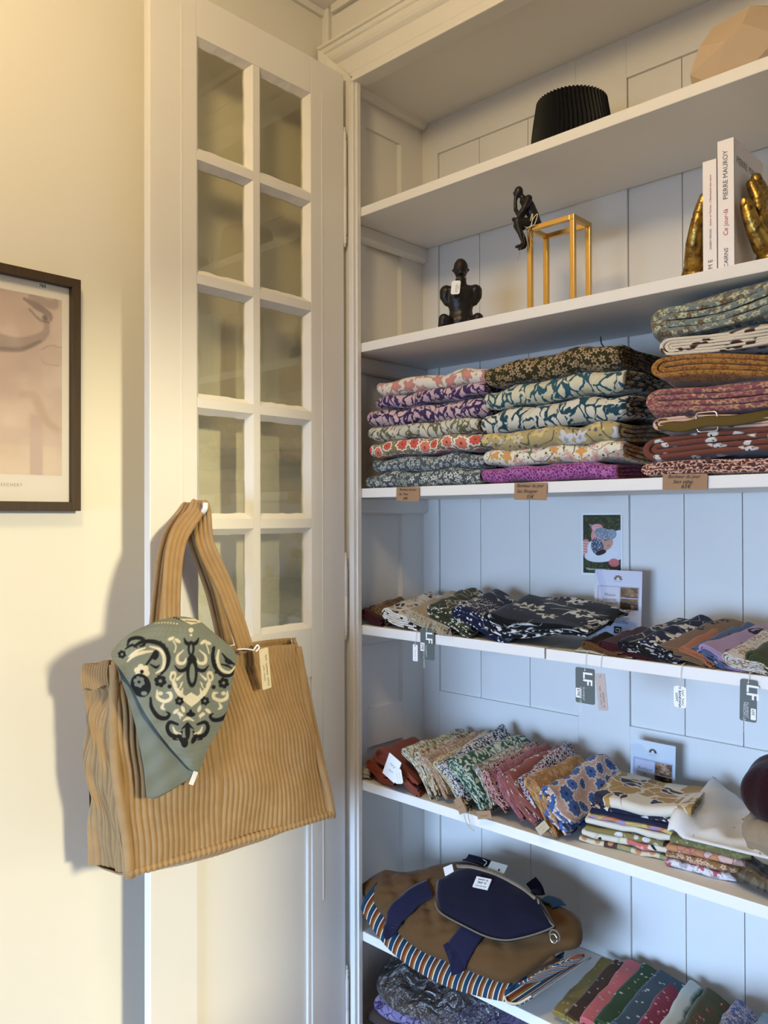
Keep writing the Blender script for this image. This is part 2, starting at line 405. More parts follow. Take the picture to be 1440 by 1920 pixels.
# ------------------------------------------------------------------ printed cloth
def C(h):
    h = h.lstrip('#'); v = [int(h[i:i+2], 16)/255 for i in (0, 2, 4)]
    return tuple(x/12.92 if x <= .04045 else ((x+.055)/1.055)**2.4 for x in v)
_cl = [0]
def muted(c):                                     # washed cloth: a little less saturated and darker than the ink
    l = .3*c[0]+.59*c[1]+.11*c[2]; return tuple((l+(v-l)*.86)*.90 for v in c)
def cloth(kind, cs, scale=1.0, quilt=0.0, rough=.85, name=None, gap=.10, dist=.25, rad=.27, sheen=.15, bumpk=.25):
    """procedural printed fabric on UVs in metres; cs = list of colours, ground first"""
    _cl[0] += 1
    n = NT(name or kind+'_print_cloth'); uv0 = n.uv()
    off = n.vm('ADD', uv0, (0.37*_cl[0], 0.61*_cl[0], 0)); cs = [muted(C(c)) if isinstance(c, str) else c for c in cs]
    def warp(amount, sc):
        w = n.noise(off, sc, 1.5); d = n.vm('SUBTRACT', w.outputs['Color'], (.5, .5, .5)); return n.vm('ADD', off, n.vm('SCALE', d, amount))
    base = cs[0]; fac = None
    def pick(rnd_out, options):                  # random choice among colours per cell
        c = options[0]; sep = n.n('SeparateColor'); n.t.links.new(rnd_out, sep.inputs[0])
        for i, o in enumerate(options[1:]):
            c = n.mix(n.gt(sep.outputs[i % 3], .55, .01), c, o)
        return c
    def flowers(vec, sc, k, r0, petals, centre, bg, amp=.28, rc=.35, outline=None, rnd=.8):
        v = n.vor(vec, sc, 'F1', rnd); d = n.vm('SUBTRACT', n.vm('SCALE', vec, sc), n.vm('SCALE', v.outputs['Position'], sc))
        sp = n.n('SeparateXYZ'); n.t.links.new(d, sp.inputs[0]); sc_ = n.n('SeparateColor'); n.t.links.new(v.outputs['Color'], sc_.inputs[0])
        ang = n.math('ADD', n.math('ARCTAN2', sp.outputs[1], sp.outputs[0]), n.math('MULTIPLY', sc_.outputs[0], 6.28))
        rad = n.math('SQRT', n.math('ADD', n.math('MULTIPLY', sp.outputs[0], sp.outputs[0]), n.math('MULTIPLY', sp.outputs[1], sp.outputs[1])))
        lim = n.math('MULTIPLY', n.math('ADD', 1.0, n.math('MULTIPLY', n.math('COSINE', n.math('MULTIPLY', ang, float(k))), amp)), n.math('ADD', r0*.75, n.math('MULTIPLY', sc_.outputs[1], r0*.5)))
        q = n.math('DIVIDE', rad, lim)
        c = bg
        if outline is not None: c = n.mix(n.lt(q, 1.28, .05), c, outline)
        pc = pick(v.outputs['Color'], petals) if len(petals) > 1 else petals[0]
        c = n.mix(n.lt(q, 1.0, .05), c, pc); c = n.mix(n.lt(q, rc, .05), c, centre); return c
    def vines(vec, sc, width, colr, bg):
        a = n.noise(vec, sc, 0.0).outputs[0]; return n.mix(n.lt(n.math('ABSOLUTE', n.math('SUBTRACT', a, .5)), width, .008), bg, colr)
    def leaves(vec, sc, gapv, options, bg):
        e = n.vor(vec, sc, 'DISTANCE_TO_EDGE'); f = n.vor(vec, sc, 'F1')
        return n.mix(n.gt(e.outputs['Distance'], gapv, .02), bg, pick(f.outputs['Color'], options) if len(options) > 1 else options[0])
    S = scale
    if kind == 'plain':
        c = n.mix(n.noise(off, 30, 3).outputs[0], cs[0], tuple(x*.85 for x in cs[0]))
    elif kind == 'leaf':                          # pale leaf blobs on a dark ground
        v = n.vm('ADD', warp(.04/S, 22*S), n.vm('SCALE', n.vm('SUBTRACT', n.noise(off, 75*S, 1).outputs['Color'], (.5, .5, .5)), .012/S)); st = n.n('Mapping'); n.put(st.inputs['Vector'], v); st.inputs['Rotation'].default_value = (0, 0, .7); st.inputs['Scale'].default_value = (1, 1.8, 1)
        c = leaves(st.outputs[0], 34*S, gap, cs[1:], base); c = vines(v, 22*S, .018, cs[1], c)
    elif kind == 'flower':
        v = warp(.02/S, 20*S); c = leaves(n.vm('ADD', v, (.5, .3, 0)), 80*S, .30, [cs[min(3, len(cs)-1)]], base)
        c = vines(v, 18*S, .014, cs[min(4, len(cs)-1)], c)
        c = flowers(v, 24*S, 5, .34, [cs[1], cs[min(5, len(cs)-1)]], cs[2], c)
    elif kind == 'poppy':                         # big round flowers with a white halo
        v = warp(.006/S, 30*S); c = leaves(v, 70*S, .22, [cs[3]], base); c = flowers(v, 23*S, 9, .37, [cs[1], cs[4]], cs[2], c, .10, .25, outline=cs[5], rnd=.35)
    elif kind == 'ditsy':                         # small scattered blossoms
        v = warp(.01/S, 40*S); c = leaves(n.vm('ADD', v, (.2, .7, 0)), 130*S, .33, [cs[2]], base)
        c = flowers(v, 62*S, 5, .36, [cs[1], cs[min(3, len(cs)-1)]], base, c, .35, .32)
    elif kind == 'leopard':
        v = warp(.012/S, 55*S); c = leaves(v, 95*S, gap, cs[1:], base)
    elif kind == 'spots':                         # sparse patches
        v = warp(.02/S, 45*S); f = n.vor(v, 26*S, 'F1', 1.0); c = n.mix(n.lt(f.outputs['Distance'], rad, .03), base, cs[1]); g = n.vor(v, 120*S, 'F1'); inner = n.math('MULTIPLY', n.lt(f.outputs['Distance'], rad-.03, .02), n.lt(g.outputs['Distance'], .32, .04)); c = n.mix(inner, c, cs[2])
    elif kind == 'vine':                          # bandana curls and dots
        v = warp(.03/S, 15*S); zone = n.gt(n.noise(n.vm('ADD', off, (1.7, .4, 0)), 11*S, 0).outputs[0], .50, .02); c = n.mix(zone, base, vines(v, 20*S, .017, cs[1], base)); c = n.mix(zone, c, vines(n.vm('ADD', v, (3, 1, 0)), 30*S, .009, cs[min(2, len(cs)-1)], c))
        f = n.vor(off, 90*S, 'F1', .2); big = n.noise(off, 9*S, 0).outputs[0]; c = n.mix(n.math('MULTIPLY', n.lt(f.outputs['Distance'], .22, .04), n.gt(big, .58, .02)), c, cs[1])
        c = flowers(v, 13*S, 6, .20, [cs[1]], base, c, .3, .5)
    elif kind == 'block':                         # geometric patchwork
        v = n.vor(off, 34*S, 'F1', .1); c = pick(v.outputs['Color'], cs); c = n.mix(n.lt(v.outputs['Distance'], .22, .02), c, cs[min(1, len(cs)-1)])
    elif kind == 'stripe':                        # list of (width, colour) repeating along u
        sp = n.n('SeparateXYZ'); n.t.links.new(uv0, sp.inputs[0]); raw = _stripe[0]; tot = sum(w for w, _ in raw)
        t = n.math('MODULO', n.math('ADD', sp.outputs[0], 9*tot), tot); c = C(raw[0][1]); acc = 0
        for i, (w, h) in enumerate(raw):
            if i: c = n.mix(n.gt(t, acc, .0004), c, C(h))
            acc += w
    elif kind == 'shibori':
        sp = n.n('SeparateXYZ'); n.t.links.new(warp(.012, 30), sp.inputs[0]); w = n.math('SINE', n.math('MULTIPLY', sp.outputs[0], 95.0)); c = n.mix(n.gt(w, .55, .35), base, cs[1])
    h = n.noise(off, 900, 2).outputs[0]; slub = n.noise(off, 70, 2).outputs[0]
    h = n.math('ADD', n.math('MULTIPLY', h, .25), n.math('MULTIPLY', slub, .6))
    if quilt:
        sp = n.n('SeparateXYZ'); n.t.links.new(uv0, sp.inputs[0]); w = n.math('ABSOLUTE', n.math('SINE', n.math('MULTIPLY', sp.outputs[1], PI/quilt))); h = n.math('ADD', h, n.math('MULTIPLY', n.math('POWER', w, .5), 1.3))
    n.bump(h, bumpk, .004)
    return n.fin(c, rough, spec=.15, sheen=sheen)
_stripe = [[]]
def striped(widths): _stripe[0] = widths; return cloth('stripe', ['#ffffff'])

def fold_data(L, T, W, n=2, seed=0, amp=.003, puff=.35, tail=.02, wt=0.0, taper=0.0, nu=7, na=9, sag=0.0, tightness=.90, kink=0.0):
    """nested U folds: u along the strip (loop at u=0), v through the thickness, w along the fold. Real sheets with gaps."""
    rnd = random.Random(seed); t = T/(2*n); V = []; F = []; UV = []
    nw = max(7, int(W/.022)); ph = [rnd.uniform(0, 6.28) for _ in range(8)]
    for k in range(n):
        R = T/2-k*t; r = max(R-t*tightness, .0004); cu = T/2*1.05
        LA, LB = L-rnd.random()*tail-(.012*k if k else 0)*min(1, L/.2), L-rnd.random()*tail
        path = []                                # (u_out, v_out, u_in, v_in)
        for i in range(nu): u = LA+(cu-LA)*i/(nu-1); path.append((u, R, u, r))
        for i in range(1, na): a = PI/2+PI*i/na; path.append((cu+1.05*R*math.cos(a), R*math.sin(a), cu+1.05*r*math.cos(a), r*math.sin(a)))
        for i in range(nu): u = cu+(LB-cu)*i/(nu-1); path.append((u, -R, u, -r))
        m = len(path); s = [0.0]
        for i in range(1, m): s.append(s[-1]+math.hypot(path[i][0]-path[i-1][0], path[i][1]-path[i-1][1]))
        base = len(V); wob = rnd.uniform(-.004, .004)
        for j in range(nw):
            q = j/(nw-1); w = q*W; e = 1-puff*abs(2*q-1)**7; g = 1+wt*(q-.5)
            for (uo, vo, ui, vi), sl in zip(path, s):
                for (u, v, dv) in ((uo, vo, 0), (ui, vi, 1)):
                    tp = 1-taper*min(1, max(0, u/L))
                    vv = (v*e*tp)*g+amp*(math.sin(11*w/max(W, .1)*1.3+7*u/max(L, .05)+ph[0])+.6*math.sin(23*w/max(W, .1)-9*u/max(L, .05)+ph[1]))-sag*(2*q-1)**2
                    vv += kink*math.sin(PI*u/L*1.5+ph[4]+1.2*q)
                    uu = u+amp*1.3*math.sin(9*w/max(W, .1)+ph[2]+k)+amp*.9*math.sin(21*w/max(W, .1)+ph[3])
                    ww = w+amp*.8*math.sin(14*u/max(L, .05)+ph[5]+k)*(1 if j in (0, nw-1) else 0)
                    V.append((uu, vv, ww)); UV.append((sl+k*.13+(.0 if dv == 0 else .02), w))
        def id_(j, i, d): return base+(j*m+i)*2+d
        for j in range(nw-1):
            for i in range(m-1):
                F.append((id_(j, i, 0), id_(j, i+1, 0), id_(j+1, i+1, 0), id_(j+1, i, 0)))
                F.append((id_(j, i, 1), id_(j+1, i, 1), id_(j+1, i+1, 1), id_(j, i+1, 1)))
            for i in (0, m-1): F.append((id_(j, i, 0), id_(j+1, i, 0), id_(j+1, i, 1), id_(j, i, 1)))
        for j in (0, nw-1):                      # rounded sheet edges at both ends, with their own UVs
            sg = -1 if j == 0 else 1; cb = len(V)
            for i in range(m):
                a, b = V[id_(j, i, 0)], V[id_(j, i, 1)]; w = a[2]; hh = min(t*.42, .006)
                V += [a, tuple((a[q]+b[q])/2+(sg*hh if q == 2 else 0) for q in range(3)), b]
                UV += [(s[i]+k*.13, w), (s[i]+k*.13, w+sg*t*.5), (s[i]+k*.13, w+sg*t)]
            for i in range(m-1):
                for d in (0, 1): F.append((cb+3*i+d, cb+3*i+d+1, cb+3*i+3+d+1, cb+3*i+3+d))
    return np.array(V), F, np.array(UV)
def put_fold(name, data, o, U, Vv, Wv, mat, parent=None, warp=None, zmin=None, zmax=None, soft=None):
    V, F, UV = data; A = np.stack([U, Vv, Wv], 1); P = V @ A.T+np.asarray(o)
    if zmin is not None: P[:, 2] = np.maximum(P[:, 2], zmin)
    if zmax is not None: P[:, 2] = np.minimum(P[:, 2], zmax)
    if soft is not None: P[:, 2] += soft(P)
    P[:, 0] = np.maximum(P[:, 0], XS+.002); P[:, 1] = np.minimum(P[:, 1], DP-.003)
    if warp: P = np.array([warp(p) for p in P])
    return mesh(name, P, F, mat, parent, uv=UV, smooth=True)
def pillow_data(outline, T, rings=9, back=.35, amp=.0, seed=0, power=.55, n=72, fq=1.0, crease=0.0):
    """inflated star-shaped outline (2-D, local x-y); bulges +z by T and -z by T*back"""
    O = bez(list(outline)+[outline[0]], n)[:-1]; c = O.mean(0); m = len(O); V = []; F = []; rnd = random.Random(seed); ph = [rnd.uniform(0, 6.28) for _ in range(6)]
    def nz(p): p = p*fq; return -crease*(1-abs(math.sin(17*p[0]+9*p[1]+1.2*math.sin(14*p[1]+ph[4])+ph[5])))**3+amp*(math.sin(38*p[0]+ph[0])*math.sin(31*p[1]+ph[1])+.6*math.sin(71*p[0]+33*p[1]+ph[2])+.35*math.sin(120*p[1]-50*p[0]+ph[3]))
    for side in (1, -1):
        for k in range(rings):
            s = 1-k/rings; h = (1-s*s)**power*(T if side > 0 else -T*back)
            for p in O: q = c+(p-c)*s; V.append((q[0], q[1], h+(nz(q)*(1-s**6) if side > 0 else 0)))
        V.append((c[0], c[1], (T+nz(c)) if side > 0 else -T*back))
    per = rings*m+1
    for sd in (0, 1):
        b = sd*per
        for k in range(rings-1):
            for i in range(m):
                i2 = (i+1) % m; f = (b+k*m+i, b+k*m+i2, b+(k+1)*m+i2, b+(k+1)*m+i); F.append(f if sd == 0 else f[::-1])
        for i in range(m): f = (b+(rings-1)*m+i, b+(rings-1)*m+(i+1) % m, b+rings*m); F.append(f if sd == 0 else f[::-1])
    V = np.array(V); return V, F, V[:, :2].copy()
def pillow(name, outline, T, M, mat, parent=None, **k):
    V, F, UV = pillow_data(outline, T, **k); o = mesh(name, xf(M, V), F, mat, parent, uv=UV, smooth=True)
    bm = bmesh.new(); bm.from_mesh(o.data); bmesh.ops.remove_doubles(bm, verts=bm.verts, dist=1e-6); bm.to_mesh(o.data); bm.free(); return o
def pillow_height(outline, T, power=.55, n=72):
    """height of the inflated outline over a point of its plane"""
    O = bez(list(outline)+[outline[0]], n)[:-1]; c = O.mean(0); A = np.arctan2(O[:, 1]-c[1], O[:, 0]-c[0]); R = np.hypot(O[:, 1]-c[1], O[:, 0]-c[0]); k_ = np.argsort(A)
    def h(p):
        a = math.atan2(p[1]-c[1], p[0]-c[0]); r = math.hypot(p[1]-c[1], p[0]-c[0]); s = min(1, r/np.interp(a, A[k_], R[k_], period=2*PI)); return T*(1-s*s)**power
    return h
def limb_mesh(name, chains, voxel, mat, parent=None, smooth=6, rot=0.0):
    """one continuous body from tapered capsules: chains of (point, radius)"""
    bm = bmesh.new(); RZ_ = Matrix.Rotation(rot, 4, 'Z')
    def ball(p, r): bmesh.ops.create_icosphere(bm, subdivisions=2, radius=1.0, matrix=Matrix.Translation(p) @ RZ_ @ Matrix.Diagonal((*r, 1)))
    for ch in chains:
        ch = [(Vector(p), Vector((r, r, r)) if np.isscalar(r) else Vector(r)) for p, r in ch]
        for p, r in ch: ball(p, r)
        for (p, r), (q, s) in zip(ch[:-1], ch[1:]):
            N = max(2, int((q-p).length/(min(min(r), min(s))*.5)))
            for i in range(1, N): ball(p.lerp(q, i/N), r.lerp(s, i/N))
    me = bpy.data.meshes.new(name); bm.to_mesh(me); bm.free()
    o = bpy.data.objects.new(name, me); col.objects.link(o)
    a = o.modifiers.new('r', 'REMESH'); a.mode = 'VOXEL'; a.voxel_size = voxel
    b = o.modifiers.new('s', 'SMOOTH'); b.iterations = smooth; b.factor = .5
    dg = bpy.context.evaluated_depsgraph_get(); m2 = bpy.data.meshes.new_from_object(o.evaluated_get(dg)); bpy.data.objects.remove(o)
    m2.name = name; m2.materials.clear(); m2.materials.append(mat); m2.polygons.foreach_set('use_smooth', [True]*len(m2.polygons))
    return link(bpy.data.objects.new(name, m2), parent)
def rounded_card(name, w, h, M, mat, parent=None, r=.004, t=.0008):
    """thin card in the local x-y plane, origin at its lower left corner"""
    pts = []
    for cx, cy, a0 in ((w-r, r, -PI/2), (w-r, h-r, 0), (r, h-r, PI/2), (r, r, PI)):
        for i in range(4): a = a0+PI/2*i/3; pts.append((cx+r*math.cos(a), cy+r*math.sin(a)))
    n = len(pts); V = [(x, y, 0) for x, y in pts]+[(x, y, -t) for x, y in pts]
    F = [tuple(range(n)), tuple(range(n, 2*n))[::-1]]+[(i, n+i, n+(i+1) % n, (i+1) % n) for i in range(n)]
    return mesh(name, xf(M, V), F, mat, parent)
STRING = plain((.72, .68, .60), .8, name='string'); TWINE = plain((.52, .42, .27), .85, name='raffia')
def lean(name, loop, tail, back, y0, W, T, mat, lab, cat, group, zs, n=3, amp=.0016, kink=.002, seed=1, taper=.1, tailr=.015, puff=.1):
    """folded strip leaning to the left: loop up, tail on the shelf (pixels give x and z in the plane y0, the back end in y0+W)"""
    a = aty(*loop, y0); b = aty(*tail, y0); c = aty(*back, y0+W)
    ux, uz = b[0]-a[0], b[2]-a[2]; L = math.hypot(ux, uz); ux /= L; uz /= L
    d = fold_data(L, T, W, n, seed, amp, puff, tailr, taper=taper, nu=8, na=9, kink=kink)
    wv = (c-a)/W; wv = np.array((wv[0], 1.0, max(min(wv[2], .5), -.3)))
    return tag(put_fold(name, d, (a[0], y0, a[2]), (ux, 0, uz), (-uz, 0, ux), wv, mat, zmin=zs), lab, cat, group)
def crop(x0, y0, k): return lambda cx, cy: (x0+cx/k, y0+cy/k)
def shelf_z(k): return SHELF[k]+.0006
# ------------------------------------------------------------------ shelf A: ribbed black vase, faceted beige bowl
zA = shelf_z('A')
BLK = NT('black_matt'); BLK = BLK.fin((.010, .010, .011), .6, spec=.25)
cx, cy = .572, .125; N = 56; V = []; F = []
prof = [(.088, 0), (.092, .01), (.0915, .03), (.088, .06), (.084, .09), (.080, .115), (.078, .128), (.070, .128), (.070, .10), (.074, .02)]
for i, (r, h) in enumerate(prof):
    for k in range(2*N):
        a = PI*k/N+.30*math.sin(h*38)*.12; rr = r+(.0040 if k % 2 else -.0030)*(1 if i < 8 else -.4); V.append((cx+rr*math.cos(a), cy+rr*math.sin(a), zA+h))
for i in range(len(prof)-1):
    for k in range(2*N): k2 = (k+1) % (2*N); F.append((i*2*N+k, i*2*N+k2, (i+1)*2*N+k2, (i+1)*2*N+k))
F += [tuple(range(2*N))[::-1], tuple((len(prof)-1)*2*N+k for k in range(2*N))]
tag(mesh('ribbed_vase', V, F, BLK), 'black vase with fine vertical ribs on the topmost shelf', 'vase')
# faceted bowl: convex hull of scattered rings
bg = painted('beige_clay', (.56, .43, .30), (.52, .39, .27), .8, .06, 30)
rnd = random.Random(4); bm = bmesh.new(); cx, cy = .985, .135
for h, r, n_, off in ((0, .120, 9, .2), (.045, .135, 9, .55), (.095, .118, 8, .15), (.133, .085, 7, .5), (.138, .05, 6, .1)):
    for k in range(n_):
        a = 2*PI*(k+off)/n_+rnd.uniform(-.08, .08); q = r*rnd.uniform(.93, 1.07); bm.verts.new((cx+q*math.cos(a), cy+q*math.sin(a), zA+h+(rnd.uniform(-.014, .014)*(h < .13) if h else 0)))
bmesh.ops.convex_hull(bm, input=bm.verts[:]); bmesh.ops.dissolve_limit(bm, angle_limit=math.radians(9), verts=bm.verts[:], edges=bm.edges[:])
tag(bm_obj('faceted_vase', bm, bg), 'beige vase of flat angular facets on the topmost shelf', 'vase')

# ------------------------------------------------------------------ shelf B: figurines, books, hand bookends
zB = shelf_z('B')
n = NT('dark_bronze'); v = n.obj(); BRZ = n.fin(n.mix(n.noise(v, 40, 3).outputs[0], (.028, .022, .017), (.010, .009, .009)), .38, metal=.35, spec=.5)
def P3(x, y, z, cx, cy, a=0.0, s=1.0):
    return (cx+s*(x*math.cos(a)-y*math.sin(a)), cy+s*(x*math.sin(a)+y*math.cos(a)), zB+s*z)
# crouching figure with cut-off arms, seen from the front
bu = thing('crouching_figurine', 'dark bronze armless figurine squatting on the shelf with a price tag at its neck', 'figurine', (.262, .10, zB))
q = lambda x, y, z: P3(x, y, z, .262, .10, .66)
ch = [[(q(0, .008, .032), (.035, .030, .030)), (q(0, .005, .060), (.031, .025, .03)), (q(0, .0, .088), (.037, .026, .030)), (q(0, 0, .110), (.046, .023, .017))],
      [(q(0, .001, .122), .0165), (q(0, -.003, .146), .0135)], [(q(0, -.003, .167), (.0195, .0215, .027)), (q(0, -.012, .158), (.013, .012, .015))], [(q(0, -.0235, .164), .0035), (q(0, -.0255, .158), .0038)],
      [(q(-.0195, 0, .163), .004)], [(q(.0195, 0, .163), .004)], [(q(-.006, -.0235, .150), .003), (q(.006, -.0235, .150), .003)]]
for s_ in (-1, 1):
    ch += [[(q(.037*s_, 0, .108), .0185), (q(.040*s_, .0, .096), .0150), (q(.034*s_, .0, .082), .012)], [(q(.026*s_, .005, .022), .020), (q(.043*s_, -.024, .032), .0150), (q(.046*s_, -.020, .016), .0135), (q(.046*s_, -.012, .0125), .0115), (q(.046*s_, -.036, .0085), .0075)]]
limb_mesh('body', ch, .0022, BRZ, bu, 7, .66)
M = basis(q(-.026, -.036, .092), (1, .15, -.12), (.18, .02, 1)); tg = rounded_card('price_tag', .026, .034, M, WHITE, bu, .005)
squiggle('handwriting', M @ Matrix.Translation((.019, .005, .0004)) @ Matrix.Rotation(PI/2, 4, 'Z'), .020, .010, BLACK, tg, 3)
squiggle('handwriting', M @ Matrix.Translation((.024, .012, .0004)) @ Matrix.Rotation(PI/2, 4, 'Z'), .014, .005, BLACK, tg, 4)
tube('tag_string', bez([q(-.012, -.036, .124), q(-.016, -.026, .132), q(-.010, -.014, .140), q(.013, -.010, .142), q(.014, .008, .142)], 20), .0007, STRING, bu, 5)
# gold frame stand
GOLD = NT('brushed_gold').fin((.62, .40, .13), .28, metal=1.0)
sx0, sx1, sy0, sy1, sz = .500, .613, .058, .128, 2.180; b = .0055
st = thing('thinker_on_stand', 'small black seated thinker perched on a square gold wire frame', 'figurine', ((sx0+sx1)/2, (sy0+sy1)/2, zB))
for x in (sx0, sx1):
    for y in (sy0, sy1): box('stand_leg', x-b, x+b, y-b, y+b, zB, sz-2*b, GOLD, st, .0008)
for x in (sx0, sx1): box('stand_bar', x-b, x+b, sy0-b, sy1+b, sz-2*b, sz, GOLD, st, .0008); box('stand_bar', x-b, x+b, sy0+b, sy1-b, zB, zB+2*b, GOLD, st, .0008)
for y in (sy0, sy1): box('stand_bar', sx0+b, sx1-b, y-b, y+b, sz-2*b, sz, GOLD, st, .0008); box('stand_bar', sx0+b, sx1-b, y-b, y+b, zB, zB+2*b, GOLD, st, .0008)
# thinker, sitting on the left bar, facing left and a little towards the room
ca = PI+.75
def q(x, y, z):                                   # x forward, y left of the figure, z up from the seat
    s = .86; return (sx0+.006+s*(x*math.cos(ca)-y*math.sin(ca)), sy0+.010+s*(x*math.sin(ca)+y*math.cos(ca)), sz+s*z-.001)
ch = [[(q(0, 0, .012), (.019, .019, .014)), (q(.004, 0, .035), .0155), (q(.016, 0, .058), .0175), (q(.024, 0, .073), (.017, .017, .013))],
      [(q(.028, 0, .080), .008), (q(.036, 0, .088), .0075)], [(q(.043, 0, .100), (.0125, .0115, .0145)), (q(.050, 0, .093), (.008, .007, .008))], [(q(.057, 0, .097), .0025)],
      [(q(.020, .022, .072), .0105), (q(.030, .026, .048), .0085), (q(.044, .014, .030), .007), (q(.052, .0, .05), .0055), (q(.052, -.002, .075), .005), (q(.050, -.001, .084), .006)],
      [(q(.020, -.022, .072), .0105), (q(.028, -.027, .046), .0085), (q(.046, -.018, .026), .0065), (q(.056, -.006, .026), .006)],
      [(q(.004, .010, .010), .014), (q(.048, .014, .014), .0105), (q(.050, .014, .012), .009), (q(.040, .014, -.022), .0078), (q(.034, .013, -.042), .005), (q(.038, .013, -.052), .0052), (q(.052, .014, -.056), .0045)],
      [(q(.004, -.010, .010), .014), (q(.046, -.013, .012), .0105), (q(.047, -.013, .010), .009), (q(.030, -.013, -.020), .0078), (q(.022, -.012, -.040), .005), (q(.026, -.012, -.048), .0052), (q(.040, -.013, -.053), .0045)]]
ch = [[(p, r*.88 if np.isscalar(r) else tuple(v*.88 for v in r)) for p, r in c] for c in ch]
limb_mesh('thinker_body', ch, .0019, BRZ, st, 3)
rnd = random.Random(2); kn = np.array((sx0+.006, sy0-.008, sz-.004))
for i in range(4):
    d = np.array((rnd.uniform(-.035, .02), -.006, rnd.uniform(-.075, -.045))); tube('raffia_strand', bez([kn, kn+d*.3+np.array((-.004, -.006, .0)), kn+d], 14), .0006, TWINE, st, 4)
for i in range(3):
    s_ = (-1, 1, .4)[i]; tube('raffia_loop', bez([kn, kn+np.array((.012*s_, -.006, .016)), kn+np.array((.022*s_, -.004, .020+.004*i)), kn+np.array((.014*s_, -.003, .004)), kn], 20), .0011, plain((.75, .66, .50), .8), st, 5)
tube('raffia_tie', bez([(sx0-.008, sy0-.008, sz-.006), (sx0+.012, sy0-.008, sz-.001), (sx0+.012, sy0+.01, sz+.0008), (sx0-.008, sy0+.01, sz-.004)], 16), .0012, plain((.75, .66, .50), .8), st, 5)
# books
PAGE = plain((.72, .68, .60), .8, name='paper'); COVER = plain((.84, .81, .82), .42, name='white_cover'); GREYT = plain((.10, .10, .12), .6, name='grey_ink'); REDT = plain((.45, .05, .09), .6, name='red_ink')
def book(name, label, x0, x1, y0, d, h, texts, cover_text=None):
    b = thing(name, label, 'book', ((x0+x1)/2, y0+d/2, zB), 'white paperbacks between the gold hands')
    t = .0009
    box('page_block', x0+t, x1-t, y0+.002, y0+d-.002, zB+.002, zB+h-.002, PAGE, b)
    cv = bmesh.new(); bm_box(cv, x0, x0+t, y0, y0+d, zB, zB+h); bm_box(cv, x1-t, x1, y0, y0+d, zB, zB+h); bm_box(cv, x0, x1, y0-.0006, y0+.0018, zB, zB+h, .0004); bm_obj('cover', cv, COVER, b)
    for body, size, z, mt, sh, xo in texts:
        words('spine_lettering', body, size, Matrix.Translation((x0+(x1-x0)*xo, y0-.0012, zB+z)) @ basis((0, 0, 0), (0, 0, 1), (-1, 0, 0)), mt, b, sh)
    if cover_text: words('cover_lettering', cover_text[0], cover_text[1], Matrix.Translation((x1+.0005, y0+.012, zB+h-.045)) @ basis((0, 0, 0), (0, 1, 0), (0, 0, 1)), plain((.30, .30, .31), .6), b)
book('paperback_book', 'slim white paperback with small grey and red spine lettering between gold hands', .918, .945, .028, .150, .221,
     [('GILBERT MENGES', .0052, .046, GREYT, 0, .62), ('Arthur et Thérèse - L\'Illumination des cœurs', .0055, .092, REDT, .1, .62), ('M E', .012, .008, GREYT, 0, .68)])
book('paperback_book', 'thick white paperback with PIERRE MAUROY on its spine between gold hands', .947, .978, .028, .160, .252,
     [('PIERRE MAUROY', .0128, .136, GREYT, 0, .62), ('Ce jour-là', .0125, .066, REDT, .15, .62), ('CAIRNS', .0110, .004, GREYT, .2, .62)], ('PIERRE MAUROY', .020))
# gold hands
n = NT('aged_gold_leaf'); v = n.obj(); a = n.noise(v, 60, 4, .7).outputs[0]; n.bump(n.noise(v, 180, 3).outputs[0], .35, .002)
GLEAF = n.fin(n.mix(n.gt(a, .52, .12), (.55, .36, .09), (.16, .09, .03)), .34, metal=1.0)
def hand(label, x0, mir, parent_y, lean):
    """open hand standing on its wrist, palm pressed on the book at x0; mir=+1: hand to the right of the book"""
    h = thing('hand_bookend', label, 'bookend', (x0+mir*.05, parent_y, zB), 'gold hand bookends')
    g = lambda a, b, c: (x0+mir*a, parent_y+b, zB+c)
    ch = [[(g(.042, .02, .016), (.036, .042, .016)), (g(.040, .02, .045), (.026, .034, .03)), (g(.030, .022, .085), (.019, .040, .03)), (g(.026, .024, .115), (.0155, .040, .022))],
          [(g(.034, -.012, .045), .017), (g(.026, -.034, .072), .0135), (g(.020, -.042, .092), .0115), (g(.015, -.044, .112), .0105), (g(.0125, -.044, .122), .009)]]
    for i, (yy, l, cur) in enumerate(((-.010, .132, .0), (.013, .150, .004), (.036, .144, .006), (.056, .122, .01))):
        ch.append([(g(.026, yy, .118), .0115), (g(.024+lean*.3, yy-.002, .118+(l-.09)*.45), .0108), (g(.019+lean*.6, yy-.003, .118+(l-.09)*.8), .0098), (g(.013+lean, yy-.004, l+.036), .0085)])
    ch = ch[:1]+[[(p, r*1.30) for p, r in c] for c in ch[1:]]
    o = limb_mesh('hand', ch, .0026, GLEAF, h, 3)
    if mir > 0:
        nl = limb_mesh('nail', [[(g(.0125, -.0565, .122), (.006, .0024, .009))]], .001, GLEAF, h, 2)
    return h
hand('aged gold hand with raised fingers pressing on the thick white paperback', .984, 1, .082, .0)
hand('aged gold hand mostly hidden behind the slim white paperback', .917, -1, .085, .0)
